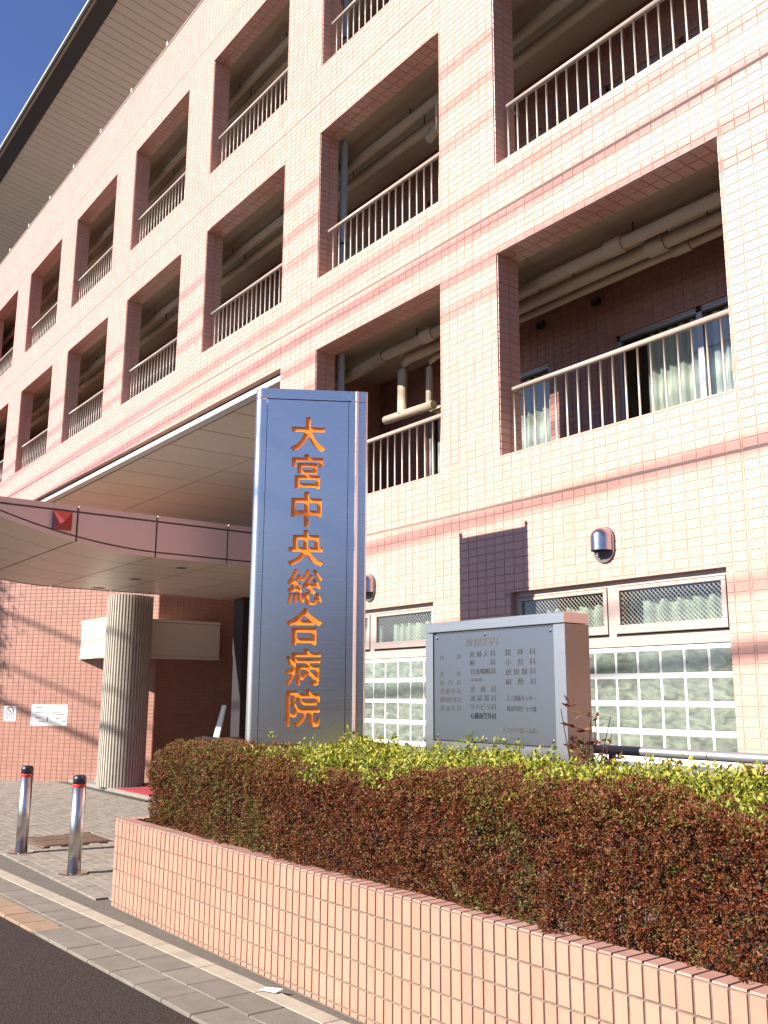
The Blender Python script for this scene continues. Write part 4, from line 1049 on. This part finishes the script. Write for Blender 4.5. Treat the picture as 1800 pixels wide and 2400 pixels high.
# red-leaved nandina right of the board
nd = thing('nandina_plant', 'thin red-leaved plant rising beside the right side of the directory board', 'plant', loc=(-3.42, -1.78, .55))
def nandina():
    st_ = MB(); P = []; D = []
    for k in range(7):
        a = random.uniform(0, 6.28); top = Vector((.16*math.cos(a)+.03, .10*math.sin(a), random.uniform(.72, 1.02)))
        mid_ = Vector((top.x*.35, top.y*.35, top.z*.55)); st_.tube([(0, 0, 0), mid_, top], [.005, .004, .002], 6)
        for j in range(random.randint(2, 4)):
            b0 = mid_.lerp(top, random.uniform(.2, 1)); dr = Vector((random.gauss(0, 1), random.gauss(0, 1), .25)).normalized(); b1 = b0+dr*random.uniform(.08, .2)
            st_.tube([b0, b1], .0018, 5)
            for q in range(random.randint(3, 6)): P.append(b0.lerp(b1, random.uniform(.35, 1))); D.append(dr+Vector((random.gauss(0, .6), random.gauss(0, .6), random.gauss(-.1, .5))))
    st_.build('stem', m_stem, nd, smooth=True)
    n = len(P); c = pick([(.16, .035, .025), (.10, .03, .03), (.30, .10, .03), (.20, .13, .04)], [4, 3, 1.2, 1], n)
    link('leaves', leaves_mesh('leaves', np.array([p[:] for p in P]), np.array([d[:] for d in D]), rng.uniform(.035, .065, n), c, m_leafr, .36), nd)['kind'] = 'stuff'
nandina()

# ================================================================== STREET BEHIND THE CAMERA (casts the shadows seen on the walls)
WY = -13.0; a_, b_ = SUN.x/SUN.y, -SUN.z/SUN.y
def cable(zr, zl, rad, i, sag=.10):
    """cable whose shadow crosses the facade at height zr (x = -3) and zl (x = -16)"""
    pts = []
    for k in range(41):
        X = -46+64*k/40; z = zr+(zl-zr)*(X+3)/(-13)
        t = (X+46)/64; pts.append((X-a_*13.0, WY, z+b_*13.0-sag*4*(t*(1-t)-.25)))
    o = MB().tube(pts, rad*1.12, 8).build('overhead_cable', m_cable, smooth=True)
    tag(o, 'black overhead cable strung along the street opposite the facade', 'cable', 'overhead street cables')
for i, (zr, zl, rd) in enumerate(((7.95, 7.50, .020), (7.55, 6.95, .020), (7.1, 6.60, .018), (6.30, 6.05, .022), (5.96, 5.60, .030), (5.58, 5.30, .026), (5.30, 4.85, .020), (3.22, 2.70, .030), (2.28, 1.75, .022), (1.86, 1.12, .045))): cable(zr, zl, rd, i)
for x in (-47.2, 17.6):
    p = thing('utility_pole', 'grey concrete utility pole carrying the overhead cables', 'pole', 'utility poles', (x, WY, 0))
    MB().tube([(0, 0, -.3), (0, 0, 16.6)], [.19, .12], 18).build('shaft', m_concrete, p, smooth=True)
    for z in (16.2, 15.4, 14.4, 13.9, 11.6, 9.2): MB().cbox(-.05, .05, -.06, .14, z-.04, z+.04).build('bracket', m_grate, p)
def tree(x, y, h, rx, rz, n, lab):
    t = thing('street_tree', lab, 'tree', loc=(x, y, 0))
    tr = MB(); tr.tube([(0, 0, -.2), (.05, .02, h*.4), (0, .05, h*.75), (.05, 0, h)], [.16, .13, .09, .03], 12)
    for k in range(9):
        a = k*2.4; z0_ = h*(.45+.05*k); tr.tube([(0, 0, z0_), (rx*.5*math.cos(a), rx*.5*math.sin(a), z0_+.6), (rx*.9*math.cos(a), rx*.9*math.sin(a), z0_+.9)], [.05, .03, .01], 7)
    tr.build('trunk', m_stem, t, smooth=True)
    cc = rng.normal(size=(46, 3)); cc /= np.linalg.norm(cc, axis=1, keepdims=True); cc *= rng.uniform(.45, 1, (46, 1))**.5; cc = cc*np.array([[rx, rx, rz]])+np.array([[0, 0, h*.95]])
    P = cc[rng.integers(0, 46, n)]+rng.normal(size=(n, 3))*.22; D = rng.normal(size=(n, 3))
    link('crown', leaves_mesh('crown', P, D, rng.uniform(.07, .13, n), pick([(.06, .09, .03), (.045, .075, .025), (.09, .11, .035)], [3, 3, 1], n), m_leaft, .4), t)['kind'] = 'stuff'
tree(-21.25, -7.4, 7.2, 1.3, 1.3, 26000, 'street tree with a bushy crown on the far side of the road')

def house(x, y, w_, d_, h_, rot, lab, wallm, roofm):
    t = thing('house', lab, 'house', loc=(x, y, 0)); t.rotation_euler = (0, 0, rot)
    MB().box(-w_/2, w_/2, -d_/2, d_/2, -.1, h_).build('wall', wallm, t)
    e_ = .5; MB().add([(-w_/2-e_, -d_/2-e_, h_), (w_/2+e_, -d_/2-e_, h_), (w_/2+e_, d_/2+e_, h_), (-w_/2-e_, d_/2+e_, h_), (-w_/2-e_, 0, h_+1.5), (w_/2+e_, 0, h_+1.5)], [(3, 2, 1, 0), (0, 1, 5, 4), (2, 3, 4, 5), (1, 2, 5), (3, 0, 4)]).build('roof', roofm, t)
    for fl_ in (0.9, 3.6):
        for k in range(3):
            a = -w_/2+w_*(k+.5)/3-.8
            for yy in (d_/2, -d_/2):
                sg_ = 1 if yy > 0 else -1
                f_ = MB().cbox(a, a+1.6, min(yy, yy+.05*sg_), max(yy, yy+.05*sg_), fl_, fl_+1.2).build('window', m_alu, t)
                for q in (0, 1): MB().box(a+.06+q*.76, a+.78+q*.76, min(yy+.051*sg_, yy+.056*sg_), max(yy+.051*sg_, yy+.056*sg_), fl_+.06, fl_+1.14).build('pane', m_dark_pane, f_)
    MB().cbox(w_*.42, w_*.42+.9, d_/2, d_/2+.06, 0, 2.1).build('door', m_darkmetal, t)
m_dark_pane = mat('dark_pane', (.03, .035, .04), .08)
m_hwall = mat('house_render_brown', (.24, .19, .16), .9, var=.1); m_hwall2 = mat('house_render_grey', (.22, .20, .19), .9, var=.1); m_hroof = mat('house_roof', (.09, .085, .09), .7)
house(27, -16.5, 12, 8, 5.4, R(60), 'brown rendered two-storey house far down the street', m_hwall, m_hroof)
house(17, -29, 11, 8, 5.6, R(40), 'grey rendered two-storey house across the road', m_hwall2, m_hroof)
house(34, -4.0, 10, 8, 5.2, R(85), 'brown rendered house at the end of the street', m_hwall, m_hroof)
